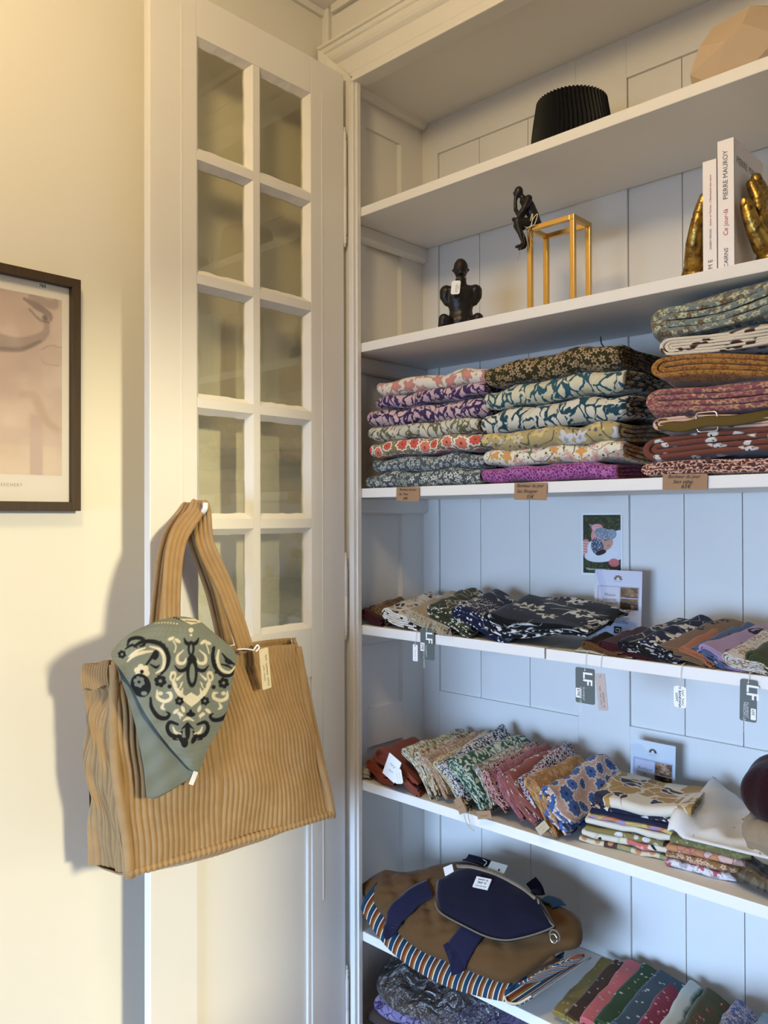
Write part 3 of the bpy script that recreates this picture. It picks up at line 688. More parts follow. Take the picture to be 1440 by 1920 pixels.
# ------------------------------------------------------------------ shelf C: three piles of folded quilted bags
zC = shelf_z('C')
def pile_front(rows, y0, depth, group, where, seed):
    """folds towards the room: rows from bottom to top: (px left, px right, thickness, cloth, label, name, cat, sheets)"""
    z = zC; x_l = aty(rows[0][0], 850, y0)[0]; x_m = x_l+.17
    for i, (pl, pr, T, mat, lab, nm, nf) in enumerate(rows):
        x0 = max(aty(pl, 850, y0)[0], XS+.022); x1 = aty(pr, 850, y0)[0]
        d = fold_data(depth, T*.985, x1-x0, nf, seed+i, .0036, .20, .03, nu=8, na=10, kink=.004)
        zc = z+T/2; soft = lambda P: .020*np.clip((P[:, 2]-zC)/.3, 0, 1)*(np.sin(6*(P[:, 0]-x_l)+seed)*.40-.30*((P[:, 0]-x_m)/.16)**2*.5)
        o = put_fold(nm, d, (x0, y0+.006*math.sin(i*2.1), zc), (0, 1, 0), (0, 0, 1), (1, 0, 0), mat, zmin=z-(.002 if i else 0), zmax=z+T+.002, soft=soft)
        tag(o, lab, 'bag', group); z += T
    return z
g1 = 'quilted bags folded in the pile by the cupboard side'
Q = .016
pile_front([
    (686, 896, .0445, cloth('ditsy', ['#4d555c', '#c6ccc4', '#7d8a86', '#9aa59a'], .95, Q), 'slate grey quilted bag with white blossoms, lowest in its pile', 'quilted_bag', 2),
    (697, 902, .0410, cloth('ditsy', ['#535b62', '#b9c2bd', '#7e8a88', '#a3aca4'], .95, Q), 'slate grey quilted bag with white blossoms, under the red poppy bag', 'quilted_bag', 2),
    (695, 899, .0420, cloth('poppy', ['#8a8050', '#d8553c', '#a83b2c', '#c7bd93', '#e2795a', '#f4efe6'], 1.1, Q), 'white quilted bag printed with round red poppies', 'quilted_bag', 2),
    (692, 888, .0415, cloth('leaf', ['#6f6b4c', '#d8d3c0', '#c9c7b2'], .8, Q, gap=.07), 'olive and cream leaf print quilted bag above the poppy bag', 'quilted_bag', 2),
    (687, 903, .0480, cloth('leaf', ['#3f2f5c', '#d9b7b4', '#cfaab0'], 1.0, Q, gap=.12), 'thick dark purple quilted bag with pink leaves, above the olive one', 'quilted_bag', 2),
    (708, 905, .0350, cloth('leaf', ['#463463', '#d3b0b3', '#c2a2b4'], 1.0, Q, gap=.13), 'thin dark purple quilted bag with pink leaves, under the pink floral one', 'quilted_bag', 2),
    (706, 912, .0440, cloth('flower', ['#e6dccb', '#c98a86', '#e58a6c', '#b8a78c', '#9c8a6a', '#d49a94'], .85, Q), 'cream quilted bag with dusty pink flowers on top of its pile', 'quilted_bag', 2),
], .022, .25, g1, 'side', 10)
g2 = 'quilted bags folded in the middle pile'
pile_front([
    (902, 1150, .0390, cloth('leopard', ['#b56aa8', '#6e2470', '#7c2c7a'], 1.5, gap=.10), 'magenta and pink leopard print bag at the foot of the middle pile', 'quilted_bag', 2),
    (903, 1160, .0440, cloth('flower', ['#e8e0c8', '#d8a03c', '#e2906c', '#3f5a3c', '#6a7048', '#d8b8a8'], 1.25, Q), 'cream quilted bag with small mustard and peach flowers, above the magenta one', 'quilted_bag', 2),
    (906, 1160, .0450, cloth('flower', ['#b8a468', '#d8c070', '#a0a0a8', '#66666c', '#5a5c50', '#c8ccd4'], .9, Q), 'mustard quilted bag with grey and yellow flowers, in the middle pile', 'quilted_bag', 2),
    (904, 1165, .0580, cloth('leaf', ['#1d4a5c', '#d9d5c2', '#cfcbb4'], .72, Q, gap=.09), 'fat teal quilted bag with cream leaves, second teal one from the top', 'quilted_bag', 2),
    (908, 1160, .0520, cloth('leaf', ['#255a6c', '#d9d3b2', '#cfc9a4'], .72, Q, gap=.09), 'teal quilted bag with cream leaves, directly under the olive one', 'quilted_bag', 2),
    (915, 1155, .0560, cloth('ditsy', ['#38361c', '#b59a70', '#8f8348', '#a88860'], .9, Q), 'dark olive quilted bag with small tan flowers on top of the middle pile', 'quilted_bag', 3),
], .024, .27, g2, 'middle', 30)
tube('hang_loop', bez([(.600, .22, zC+.300), (.600, .225, zC+.325), (.592, .225, zC+.340), (.590, .225, zC+.356)], 14), .0016, plain((.06, .05, .04), .8), bpy.data.objects['quilted_bag.012'], 6)
# right-hand pile: folds to the left, open layers to the room
g3 = 'bags folded in the pile under the books'
def pile_side(rows, y0, group):
    z = zC
    for i, (pl, x1, T, W, mat, lab, nf, amp, kink) in enumerate(rows):
        x0 = aty(pl, 800, y0)[0]
        d = fold_data(x1-x0, T*.985, W, nf, 70+i, amp, .25, .02, nu=11, na=10, kink=kink)
        o = put_fold('folded_bag', d, (x0, y0, z+T/2), (1, 0, 0), (0, 0, 1), (0, 1, 0), mat, zmin=z-(.003 if i else 0), zmax=z+T+.003, soft=lambda P: .012*np.clip((P[:, 2]-zC)/.3, 0, 1)*np.sin(9*(P[:, 0]-.8)+1)); tag(o, lab, 'bag', group); z += T
    return z
pile_side([
    (1200, 1.22, .032, .26, cloth('leopard', ['#e8b49a', '#6b3a2c', '#5c3226'], 1.0, gap=.10), 'pink and brown leopard print bag at the foot of its pile', 2, .0020, .001),
    (1205, 1.25, .056, .25, cloth('spots', ['#7d4432', '#ddd8d0', '#16130f'], 1.0), 'rust brown bag with spotted white leaves, above the leopard print one', 2, .0030, .008),
    (1222, 1.24, .032, .24, cloth('spots', ['#e0b49a', '#5a4a22', '#e0b49a'], .8), 'pale pink bag with an olive strap and metal ring', 2, .0026, .005),
    (1212, 1.26, .060, .26, cloth('ditsy', ['#8f4f58', '#c8986a', '#96565e', '#b07a62'], .62), 'dusty rose bag with golden flowers, under the mustard one', 2, .0026, .006),
    (1218, 1.25, .053, .25, cloth('ditsy', ['#b07a24', '#8a5216', '#c06a5a', '#9c6420'], .8), 'mustard bag with brown and rose pattern, under the cream spotted one', 2, .0030, .008),
    (1240, 1.26, .045, .25, cloth('spots', ['#e4d6bc', '#4a2c26', '#5a382e'], 1.2, rad=.34), 'cream muslin bag with dark brown patches, under the grey green one', 3, .0034, .007),
], .012, g3)
zt = zC+.278
d = fold_data(.42, .072, .25, 2, 99, .0050, .25, .03, nu=12, na=12, kink=.007)
gm = cloth('ditsy', ['#7e8a84', '#c9c79c', '#5c6652', '#7a5a2c'], .75, bumpk=.4)
o = put_fold('folded_bag', d, (aty(1209, 610, .01)[0], .010, zt+.040), (1, 0, 0), (0, 0, 1), (0, 1, 0), gm, zmin=zt, zmax=SHELF['B']-TH-.004); tag(o, 'plump grey green paisley bag on top of its pile', 'bag', g3)
# strap and buckle ring of the pink bag
pk = [o for o in col.objects if o.get('label', '').startswith('pale pink bag')][0]
zr = zC+.103
STEEL = plain((.75, .73, .70), .22, 1.0, name='steel')
x0 = aty(1325, 815, .0)[0]
tube('ring', [(x0+.021*c_, .002-.004*s_, zr+.019*s_) for c_, s_ in [(max(-.95, min(.95, 1.25*math.cos(a))), max(-.95, min(.95, 1.25*math.sin(a)))) for a in np.linspace(0, 2*PI, 33)]], .0019, STEEL, pk, 6)
st_ = mesh('strap', *(lambda A: (A[0], A[1]))(tube_data(bez([(x0-.10, .012, zr+.004), (x0-.05, .002, zr-.006), (x0, -.004, zr+.0), (x0+.05, .001, zr-.002), (x0+.12, .014, zr+.006)], 24), .011, 8, .22, up=(0, -1, .2))), plain(C('#5a4a22'), .85), pk, smooth=True)

# kraft price cards hanging over the front edge
def kraft(pxs, lines, label, tilt=0.0):
    (xl, yt), (xr, yb) = pxs
    a = aty(xl, yt, -.004); b = aty(xr, yt, -.004); c = aty(xl, yb, -.012)
    w = b[0]-a[0]; h = a[2]-c[2]
    M = Matrix([[1, .18 * 0, 0, a[0]], [0, 0, -1, -.0045], [0, 1, 0, a[2]-h], [0, 0, 0, 1]]) @ Matrix.Rotation(tilt, 4, 'X') @ Matrix.Rotation(-.03, 4, 'Z')
    k = rounded_card('price_card', w, h, M, KRAFT, None, .0008, .0006); tag(k, label, 'price card', 'kraft price cards on the bag shelf')
    for i, (t, s_, x, y) in enumerate(lines):
        words('handwriting', t, s_, M @ Matrix.Translation((w*x, h*y, .0004)), BLACK, k, .35, bold=.00008)
kraft(((743, 913), (786, 939)), [('Bonheur du jour', .0085, .14, .74), ('Sac Tote', .0085, .12, .42), ('69€', .0095, .30, .10)], 'kraft price card for the tote bags at 69€')
kraft(((964, 905), (1025, 937)), [('Bonheur du jour', .0105, .08, .74), ('Sac Shopper', .0110, .08, .42), ('55€', .0115, .38, .10)], 'kraft price card for the shopper bags at 55€')
kraft(((1242, 889), (1326, 918)), [('Bonheur du jour', .0095, .12, .74), ('Sacs cabas', .0095, .24, .42), ('65€', .0120, .42, .10)], 'kraft price card under the leopard print bag')
lathe('shelf_button', [(.001, 0), (.011, 0), (.0125, .0015), (.0125, .004), (.001, .004)], (aty(987, 939, .03)[0], .03, SHELF['C']-TH-.0042), WHITE, cup, 20)
# ------------------------------------------------------------------ shelf D: bandanas and printed scarves
zD = shelf_z('D')
k = crop(660, 1060, 3.0); gd = 'scarves folded beside the black bandana'
B_ = cloth
lean('scarf', k(50, 262), k(180, 335), k(150, 215), .012, .20, .030, B_('plain', ['#4a1518']), 'dark red scarf in the corner by the cupboard side', 'scarf', gd, zD, 3, seed=1)
lean('scarf', k(108, 238), k(215, 325), k(250, 190), .030, .18, .030, B_('ditsy', ['#7a5526', '#4c3216', '#9a7038'], 1.2), 'ochre brown scarf wedged beside the dark red one', 'scarf', gd, zD, 3, seed=2)
lean('scarf', k(165, 262), k(372, 352), k(420, 168), .004, .27, .036, B_('leopard', ['#d9d2c4', '#1b1a1e', '#b07f52', '#e8e2d6'], .55, gap=.14), 'cream scarf with black and tan print next to the fringed one', 'scarf', gd, zD, 3, seed=3, amp=.002)
lean('scarf', k(298, 275), k(560, 385), k(560, 165), .002, .26, .034, B_('plain', ['#b7a88a'], bumpk=.5), 'plain beige scarf with a frayed edge between the bandanas', 'scarf', gd, zD, 3, seed=4, amp=.0022)
lean('scarf', k(432, 232), k(690, 400), k(640, 140), .004, .25, .040, B_('vine', ['#37391f', '#c9c8b4', '#8a8c6c'], 1.0), 'olive green bandana with pale print', 'scarf', gd, zD, 3, seed=5, amp=.002)
lean('scarf', k(560, 250), k(905, 432), k(780, 165), .004, .24, .042, B_('vine', ['#1a1f3c', '#c8cbd6', '#aeb4c8'], 1.0), 'navy blue bandana with white print, left of the black one', 'scarf', gd, zD, 3, seed=6, amp=.002)
lean('scarf', k(735, 318), k(1345, 398), k(980, 205), .006, .22, .062, B_('vine', ['#131316', '#d2d2d0', '#b4b4b2'], .62), 'wide black bandana with white paisley curls', 'scarf', gd, zD, 2, seed=7, amp=.003, taper=.78, kink=.004)
# loose threads on the fringed scarf
fr = [o for o in col.objects if o.get('label', '').startswith('plain beige scarf')][0]; rnd = random.Random(5); V = []; F = []
a = aty(*k(330, 270), -.004); b = aty(*k(545, 385), -.004)
for i in range(70):
    t = rnd.random(); p = a+(b-a)*t+np.array((rnd.uniform(-.012, .012), rnd.uniform(-.004, .004), rnd.uniform(.0, .012)))
    v, f = tube_data([p, p+np.array((rnd.uniform(-.004, .006), -.004, -.008)), p+np.array((rnd.uniform(-.008, .008), -.006, -.016))], .0006, 4); V2 = [x if x[2] > zD else np.array((x[0], x[1], zD)) for x in v]
    F += [tuple(j+len(V) for j in q) for q in f]; V += V2
fo = mesh('fringe', V, F, plain(C('#c4b596'), .9), fr); fo['kind'] = 'stuff'
k = crop(1040, 1060, 3.6); gd2 = 'scarves shingled beside the scarf sign'
for i, (lo, ta, ba, T, mt, lab) in enumerate([
    ((140, 592), (560, 640), (330, 505), .012, B_('plain', ['#cdbf9f']), 'cream scarf lying flat under the burgundy one'),
    ((182, 545), (500, 615), (330, 470), .018, B_('plain', ['#6b431c']), 'tan brown scarf folded over the flat cream one'),
    ((290, 545), (765, 640), (560, 440), .022, B_('plain', ['#43141c']), 'burgundy scarf between the tan and black ones'),
    ((425, 520), (800, 632), (800, 372), .024, B_('vine', ['#17161a', '#a8a49c', '#8a8478'], .9), 'black scarf with grey curls beside the navy one'),
    ((548, 528), (850, 640), (950, 362), .026, B_('vine', ['#1a2038', '#d5cfc2', '#8d8c94'], .8), 'navy scarf with cream print beside the brown leopard one'),
    ((682, 555), (1080, 680), (1100, 380), .024, B_('spots', ['#7a5c3e', '#1c1612', '#b79a74'], 1.0), 'brown scarf with black leopard rings'),
    ((838, 560), (1110, 688), (1160, 398), .014, B_('plain', ['#b06a3a']), 'thin orange scarf beside the brown leopard one'),
    ((912, 565), (1200, 697), (1270, 405), .018, B_('spots', ['#4f5f86', '#23283c', '#aab0bc'], .9), 'denim blue scarf with dark spots beside the orange one'),
    ((965, 562), (1318, 712), (1375, 425), .022, B_('spots', ['#a68cae', '#1b1820', '#a68cae'], .7), 'lilac scarf with black squiggles'),
    ((1130, 605), (1470, 742), (1475, 415), .024, B_('ditsy', ['#cfcac2', '#9a7a5c', '#9aa0a0', '#b8a898'], 1.1), 'off white scarf with beige print beside the lilac one'),
    ((1285, 610), (1600, 765), (1560, 470), .032, B_('plain', ['#454b26']), 'dark green rolled scarf right of the off white one')]):
    lean('scarf', k(*lo), k(*ta), k(*ba), .006+.002*(i % 3), .20, T, mt, lab, 'scarf', gd2, zD, 3, seed=20+i, amp=.0018, kink=.003)

# ------------------------------------------------------------------ painted pictures (numpy paint on fine grids)
class Paint:
    def __init__(s, w, h, bg, px):               # size in metres, px = metres per cell
        s.nx, s.ny = int(w/px)+1, int(h/px)+1; s.w, s.h = w, h
        x = np.linspace(0, w, s.nx); y = np.linspace(0, h, s.ny); s.X, s.Y = np.meshgrid(x, y); s.px = px
        s.c = np.ones((s.ny, s.nx, 3))*np.array(C(bg) if isinstance(bg, str) else bg)
    def put(s, m, c, a=1.0):
        m = np.clip(m, 0, 1)[..., None]*a; s.c = s.c*(1-m)+np.array(C(c) if isinstance(c, str) else c)*m
    def soft(s, d, e=None): e = e or s.px; return .5-d/(1.2*e)
    def ell(s, x, y, rx, ry, c, rot=0.0, a=1.0, blur=None):
        dx, dy = s.X-x, s.Y-y; u = dx*math.cos(rot)+dy*math.sin(rot); v = -dx*math.sin(rot)+dy*math.cos(rot)
        q = np.sqrt((u/rx)**2+(v/ry)**2); s.put(s.soft((q-1)*min(rx, ry), blur), c, a)
    def rect(s, x0, y0, x1, y1, c, a=1.0, blur=None):
        d = np.maximum(np.maximum(x0-s.X, s.X-x1), np.maximum(y0-s.Y, s.Y-y1)); s.put(s.soft(d, blur), c, a)
    def stroke(s, pts, r, c, a=1.0, blur=None, n=40, mirror=None):
        P = bez(pts, n) if len(pts) > 2 else np.array(pts, float)
        R = np.interp(np.linspace(0, 1, len(P)), np.linspace(0, 1, len(np.atleast_1d(r))), np.atleast_1d(r))
        d = np.full(s.X.shape, 9.0)
        for i in range(len(P)-1):
            p, q = P[i], P[i+1]; v = q-p; L = max(v@v, 1e-14); t = np.clip(((s.X-p[0])*v[0]+(s.Y-p[1])*v[1])/L, 0, 1)
            d = np.minimum(d, np.hypot(s.X-p[0]-t*v[0], s.Y-p[1]-t*v[1])-(R[i]+(R[i+1]-R[i])*t))
        s.put(s.soft(d, blur), c, a)
        if mirror is not None: s.stroke([(2*mirror-p[0], p[1]) for p in pts], r, c, a, blur, n)
    def poly(s, pts, c, a=1.0, blur=None):
        inside = np.zeros(s.X.shape, bool); P = pts; j = len(P)-1
        for i in range(len(P)):
            (xi, yi), (xj, yj) = P[i], P[j]; cond = ((yi > s.Y) != (yj > s.Y)) & (s.X < (xj-xi)*(s.Y-yi)/(yj-yi+1e-12)+xi); inside ^= cond; j = i
        s.put(inside.astype(float), c, a)
    def noise(s, sc, seed=0, oct_=3):
        r = np.random.RandomState(seed); out = np.zeros(s.X.shape); amp = 1; tot = 0
        for o in range(oct_):
            G = r.rand(64, 64); u = s.X*sc*2**o; v = s.Y*sc*2**o; iu, iv = np.floor(u).astype(int), np.floor(v).astype(int); fu, fv = u-iu, v-iv; fu = fu*fu*(3-2*fu); fv = fv*fv*(3-2*fv)
            g = lambda a, b: G[(iv+b) % 64, (iu+a) % 64]
            out += amp*((g(0, 0)*(1-fu)+g(1, 0)*fu)*(1-fv)+(g(0, 1)*(1-fu)+g(1, 1)*fu)*fv); tot += amp; amp *= .55
        return out/tot
    def grid(s, name, place, mat, parent):       # place: function of arrays X, Y -> points
        P = place(s.X.ravel(), s.Y.ravel()); F = [(j*s.nx+i, j*s.nx+i+1, (j+1)*s.nx+i+1, (j+1)*s.nx+i) for j in range(s.ny-1) for i in range(s.nx-1)]
        return mesh(name, P, F, mat, parent, smooth=True, cols=s.c.reshape(-1, 3))
def paint_mat(name, rough=.5, weave=0.0):
    n = NT(name); a = n.n('Attribute'); a.attribute_name = 'paint'
    if weave: n.bump(n.noise(n.obj(), 900, 2).outputs[0], weave, .002)
    return n.fin(a.outputs['Color'], rough, spec=.3)
PRINT = paint_mat('printed_paper', .4)
def flat_at(M): return lambda X, Y: xf(M, np.stack([X, Y, np.zeros_like(X)], 1))
INK = plain((.10, .11, .16), .6, name='blue_black_ink'); SOFTINK = plain((.38, .39, .45), .6, name='soft_ink')
# postcard on the back of the cupboard
yb = DP-.0012
a = aty(1090, 962, yb); b = aty(1167, 962, yb); c = aty(1090, 1077, yb); w, h = b[0]-a[0], a[2]-c[2]
M = basis((a[0], yb, c[2]), (1, 0, 0), (0, 0, 1))
pc = rounded_card('postcard', w, h, M, WHITE, None, .001, .0006); tag(pc, 'photo postcard of a person in a blue headscarf lying on grass', 'postcard')
iw, ih = w-.010, h-.010; p = Paint(iw, ih, '#2b3320', .0011)
nz = p.noise(220, 3); p.put((nz-.45)*3, '#55603a', .8)
sx, sy = iw/.103, ih/.145
def E_(x, y, rx, ry, c, rot=0, a=1): p.ell(x*sx, y*sy, rx*sx, ry*sy, c, rot, a)
E_(.040, .112, .016, .011, '#d98a88'); E_(.036, .096, .013, .018, '#dc9a96', -.3); E_(.008, .062, .014, .022, '#d88a84')
for i in range(7): p.stroke([(.018*sx+i*.004, .120*sy-i*.0045), (.050*sx, .118*sy-i*.005)], .0006, '#f0e4e0')
for i in range(5): p.stroke([(0, .050*sy+i*.007), (.016*sx, .048*sy+i*.007)], .0007, '#f0e4e0')
E_(.094, .070, .030, .040, '#dfe2ea', -.5); E_(.050, .045, .046, .017, '#e3e5ec', .1); E_(.026, .060, .014, .020, '#e6e8ee'); E_(.085, .028, .014, .010, '#cf6f70')
E_(.062, .076, .022, .018, '#c99a86', .6); E_(.040, .066, .017, .022, '#3e4a66', .3); E_(.058, .098, .026, .014, '#7c8798', -.25); E_(.080, .098, .012, .012, '#8d96a4')
nb = p.noise(500, 9, 2)
p.put(((nb > .62) & ((((p.X-.040*sx)/.017)**2+((p.Y-.066*sy)/.022)**2 < 1) | (((p.X-.060*sx)/.028)**2+((p.Y-.098*sy)/.014)**2 < 1))).astype(float), '#c8ccd6', .8)
E_(.050, .052, .015, .006, '#33211c', .3)
p.stroke([(.060*sx, .082*sy), (.066*sx, .083*sy)], .0012, '#5a3a34'); p.stroke([(.068*sx, .068*sy), (.072*sx, .071*sy)], .001, '#a05850')
p.grid('photo_print', flat_at(M @ Matrix.Translation((.005, .005, .0003))), PRINT, pc)
words('lettering', 'Maison Lecomte Flament', .0085, M @ Matrix.Translation((w/2, .013, .0006)), WHITE, pc, 0, 'CENTER')
# acrylic sign stands
ACRYL = glass_mat('clear_acrylic', (.96, .97, .98), .05)
def acrylic_sign(pxl, pxr, pt, pb, y0, zs, label, title, warn, paper):
    a = aty(pxl, pt, y0); b = aty(pxr, pt, y0); w = b[0]-a[0]; h = a[2]-zs
    tilt = .06; M = basis((a[0], y0-.02, zs+.0015), (1, 0, 0), (0, math.sin(tilt), math.cos(tilt)))
    s_ = thing('acrylic_sign', label, 'sign', (a[0]+w/2, y0, zs))
    bm = bmesh.new(); bm_box(bm, -.001, w+.001, -.001, h+.001, .0006, .0022, 0, M); bm_box(bm, -.001, w+.001, -.001, .0012, -.03, .0006, 0, M); bm_obj('acrylic_holder', bm, ACRYL, s_)
    rounded_card('paper', w, h, M, plain(C(paper), .6), s_, .0006, .0004); Z = .0004
    box_ = lambda x0, y0_, x1, y1, c, z=Z: mesh('panel', xf(M, [(x0*w, y0_*h, z), (x1*w, y0_*h, z), (x1*w, y1*h, z), (x0*w, y1*h, z)]), [(0, 1, 2, 3)], plain(C(c), .6), s_)
    box_(.06, .40, .95, .76, '#b9bcd8'); box_(.10, .42, .54, .74, '#d8daea', Z+.0001)
    for y0_, y1, sd, cc in ((.59, .745, 1, ('#8a5a3a', '#c8a888', '#3c2c24')), (.415, .575, 2, ('#4a3a2c', '#9a8060', '#2a2420'))):
        pp = Paint(.37*w, (y1-y0_)*h, cc[0], .0012); nz = pp.noise(130, sd); pp.put((nz-.5)*6, cc[1]); pp.put((.38-nz)*8, cc[2])
        pp.grid('photo_print', flat_at(M @ Matrix.Translation((.56*w, y0_*h, Z+.0002))), PRINT, s_)
    # tree emblem
    V = [(0, 0, 0)]; F = []
    R_ = .085*w
    pts = [(R_*(1+.10*math.cos(9*t))*math.cos(t), R_*.9*(1+.10*math.cos(9*t))*math.sin(t)) for t in np.linspace(-.25, PI+.25, 30)]+[(-.4*R_*math.cos(t), .45*R_*math.sin(t)) for t in np.linspace(-.2, PI+.2, 12)]
    mesh('tree_emblem', xf(M @ Matrix.Translation((.5*w, .865*h, Z)), [(x, y, 0) for x, y in pts]), [tuple(range(len(pts)))], plain((.06, .06, .06), .6), s_)
    squiggle('small_print', M @ Matrix.Translation((.42*w, .822*h, Z)), .16*w, .03*w, INK, s_, 2)
    for t, sz_, x, y, sh in title: words('lettering', t, sz_*w, M @ Matrix.Translation((x*w, y*h, Z+.0003)), INK, s_, sh, 'CENTER')
    for i, (x0_, ww) in enumerate(((.07, .86), (.10, .80), (.22, .56))): squiggle('small_print', M @ Matrix.Translation((x0_*w, (.362-.024*i)*h, Z)), ww*w, .026*w, SOFTINK, s_, 5+i)
    for i, x0_ in enumerate((.10, .68)): squiggle('small_print', M @ Matrix.Translation((x0_*w, .10*h, Z)), .22*w, .026*w, SOFTINK, s_, 9+i)
    if warn:
        for i, t in enumerate(('MERCI DE MANIPULER', 'NOS FOULARDS', 'AVEC PRECAUTION')): words('lettering', t, .048*w, M @ Matrix.Translation((.52*w, (.265-.035*i)*h, Z)), INK, s_, 0, 'CENTER', .00006)
        box_(.44, .04, .60, .145, '#101012'); e = Z+.0003
        mesh('square_emblem', xf(M, [(x*w, y*h, e) for x, y in ((.475, .065), (.565, .065), (.565, .12), (.475, .12), (.488, .076), (.552, .076), (.552, .109), (.488, .109))]), [(0, 1, 5, 4), (1, 2, 6, 5), (2, 3, 7, 6), (3, 0, 4, 7)], WHITE, s_)
    return s_
acrylic_sign(1120, 1208, 1068, 1187, .285, zD, 'clear acrylic sign reading Maison Lecomte Flament', [('Maison', .085, .33, .60, .3), ('Lecomte', .085, .33, .53, 0), ('FLAMENT', .085, .33, .465, 0)], True, '#dfe1f2')

# ------------------------------------------------------------------ hang tags over the front edge of shelf D
TAGG = plain(C('#5c6462'), .5, name='grey_green_card')
def hang_tag(name, label, px, ang, mat, texts, sticker=None, r=.004, hole=True, string_to=None, grp='hang tags on the scarf shelf', y=-.006):
    """px: four pixels? left, right, top, bottom of the tag face in the plane y"""
    l, r_, t, b = px; a = aty(l, t, y); w = aty(r_, t, y)[0]-a[0]; h = a[2]-aty(l, b, y)[2]
    M = basis((a[0], y, a[2]-h), (math.cos(ang), 0, math.sin(ang)), (-math.sin(ang), 0, math.cos(ang)))
    e = rounded_card(name, w, h, M, mat, None, r, .0009); tag(e, label, 'tag', grp)
    for tx, sz_, x, yy, mt, bold in texts:
        Mq = M @ Matrix.Translation((w*x, h*yy, .0004)) @ Matrix.Rotation(-PI/2, 4, 'Z')
        if tx is None: squiggle('handwriting', Mq, h*(yy-.08), sz_, mt, e, int(x*50)); continue
        words('lettering', tx, sz_, M @ Matrix.Translation((w*x, h*yy, .0004)) @ Matrix.Rotation(-PI/2, 4, 'Z'), mt, e, 0, 'LEFT', bold)
    if sticker:
        sxx, syy, txt = sticker; M2 = M @ Matrix.Translation((w*sxx, h*syy, .0004)); rounded_card('price_sticker', w*.30, h*.27, M2, WHITE, e, .001, .0002)
        words('lettering', txt, w*.22, M2 @ Matrix.Translation((w*.07, h*.25, .0003)) @ Matrix.Rotation(-PI/2, 4, 'Z'), BLACK, e, .1)
    top = np.array(M @ Vector((w*.5, h*.93, .0006)))
    ey = lathe('eyelet', [(.0005, 0), (.0022, 0), (.0022, .0005), (.0005, .0005)], (0, 0, 0), plain((.5, .5, .5), .4, .6), e, 10); ey.data.transform(Matrix.Translation(tuple(top)) @ Matrix.Rotation(PI/2, 4, 'X'))
    st = string_to if string_to is not None else (top[0]+.004, .012, SHELF['D']+.004)
    zt = SHELF['D']+.0025
    tube('tag_string', bez([tuple(top), (top[0]*.7+st[0]*.3, -.0035, min(zt, (top[2]+zt)/2+.01)), (st[0], -.002, zt), st], 18), .0006, STRING, e, 5)
    return e
LFT = lambda p: [('LF', .030, .42, .90, WHITE, .0006), ('MAISON LECOMTE', .0068, .22, .46, plain((.62, .64, .63), .5), 0), ('FLAMENT', .0068, .38, .46, plain((.62, .64, .63), .5), 0)]
hang_tag('hang_tag', 'grey LF hang tag with a 59€ sticker below the beige scarf', (788, 814, 1177, 1235), .0, TAGG, LFT(0), (.02, .26, '59€'))
hang_tag('hang_tag', 'grey LF hang tag with a 69€ sticker below the flat cream scarf', (1079, 1115, 1250, 1316), .0, TAGG, LFT(0), (.02, .14, '69€'))
hang_tag('hang_tag', 'grey LF hang tag with a 65€ sticker below the off white scarf', (1386, 1418, 1272, 1350), -.02, TAGG, LFT(0), (.66, .06, '65€'))
hang_tag('hang_tag', 'small white hang tag beside the 59€ grey tag', (774, 783, 1208, 1239), 0, WHITE, [(None, .006, .40, .72, BLACK, 0)], None, .002)
hang_tag('hang_tag', 'narrow pinkish beige hang tag beside the 69€ grey tag', (1122, 1140, 1263, 1332), .10, plain(C('#b9aaa4'), .7), [(None, .008, .55, .50, BLACK, 0), (None, .0065, .28, .66, BLACK, 0)], None, .0012)
hang_tag('hang_tag', 'white hang tag with black handwriting below the navy scarf', (1263, 1287, 1285, 1325), 0, WHITE, [(None, .0085, .62, .86, BLACK, 0), ('BANDANA', .0068, .40, .80, BLACK, .0001), ('LOVY', .0068, .16, .68, BLACK, .0001)], None, .006)
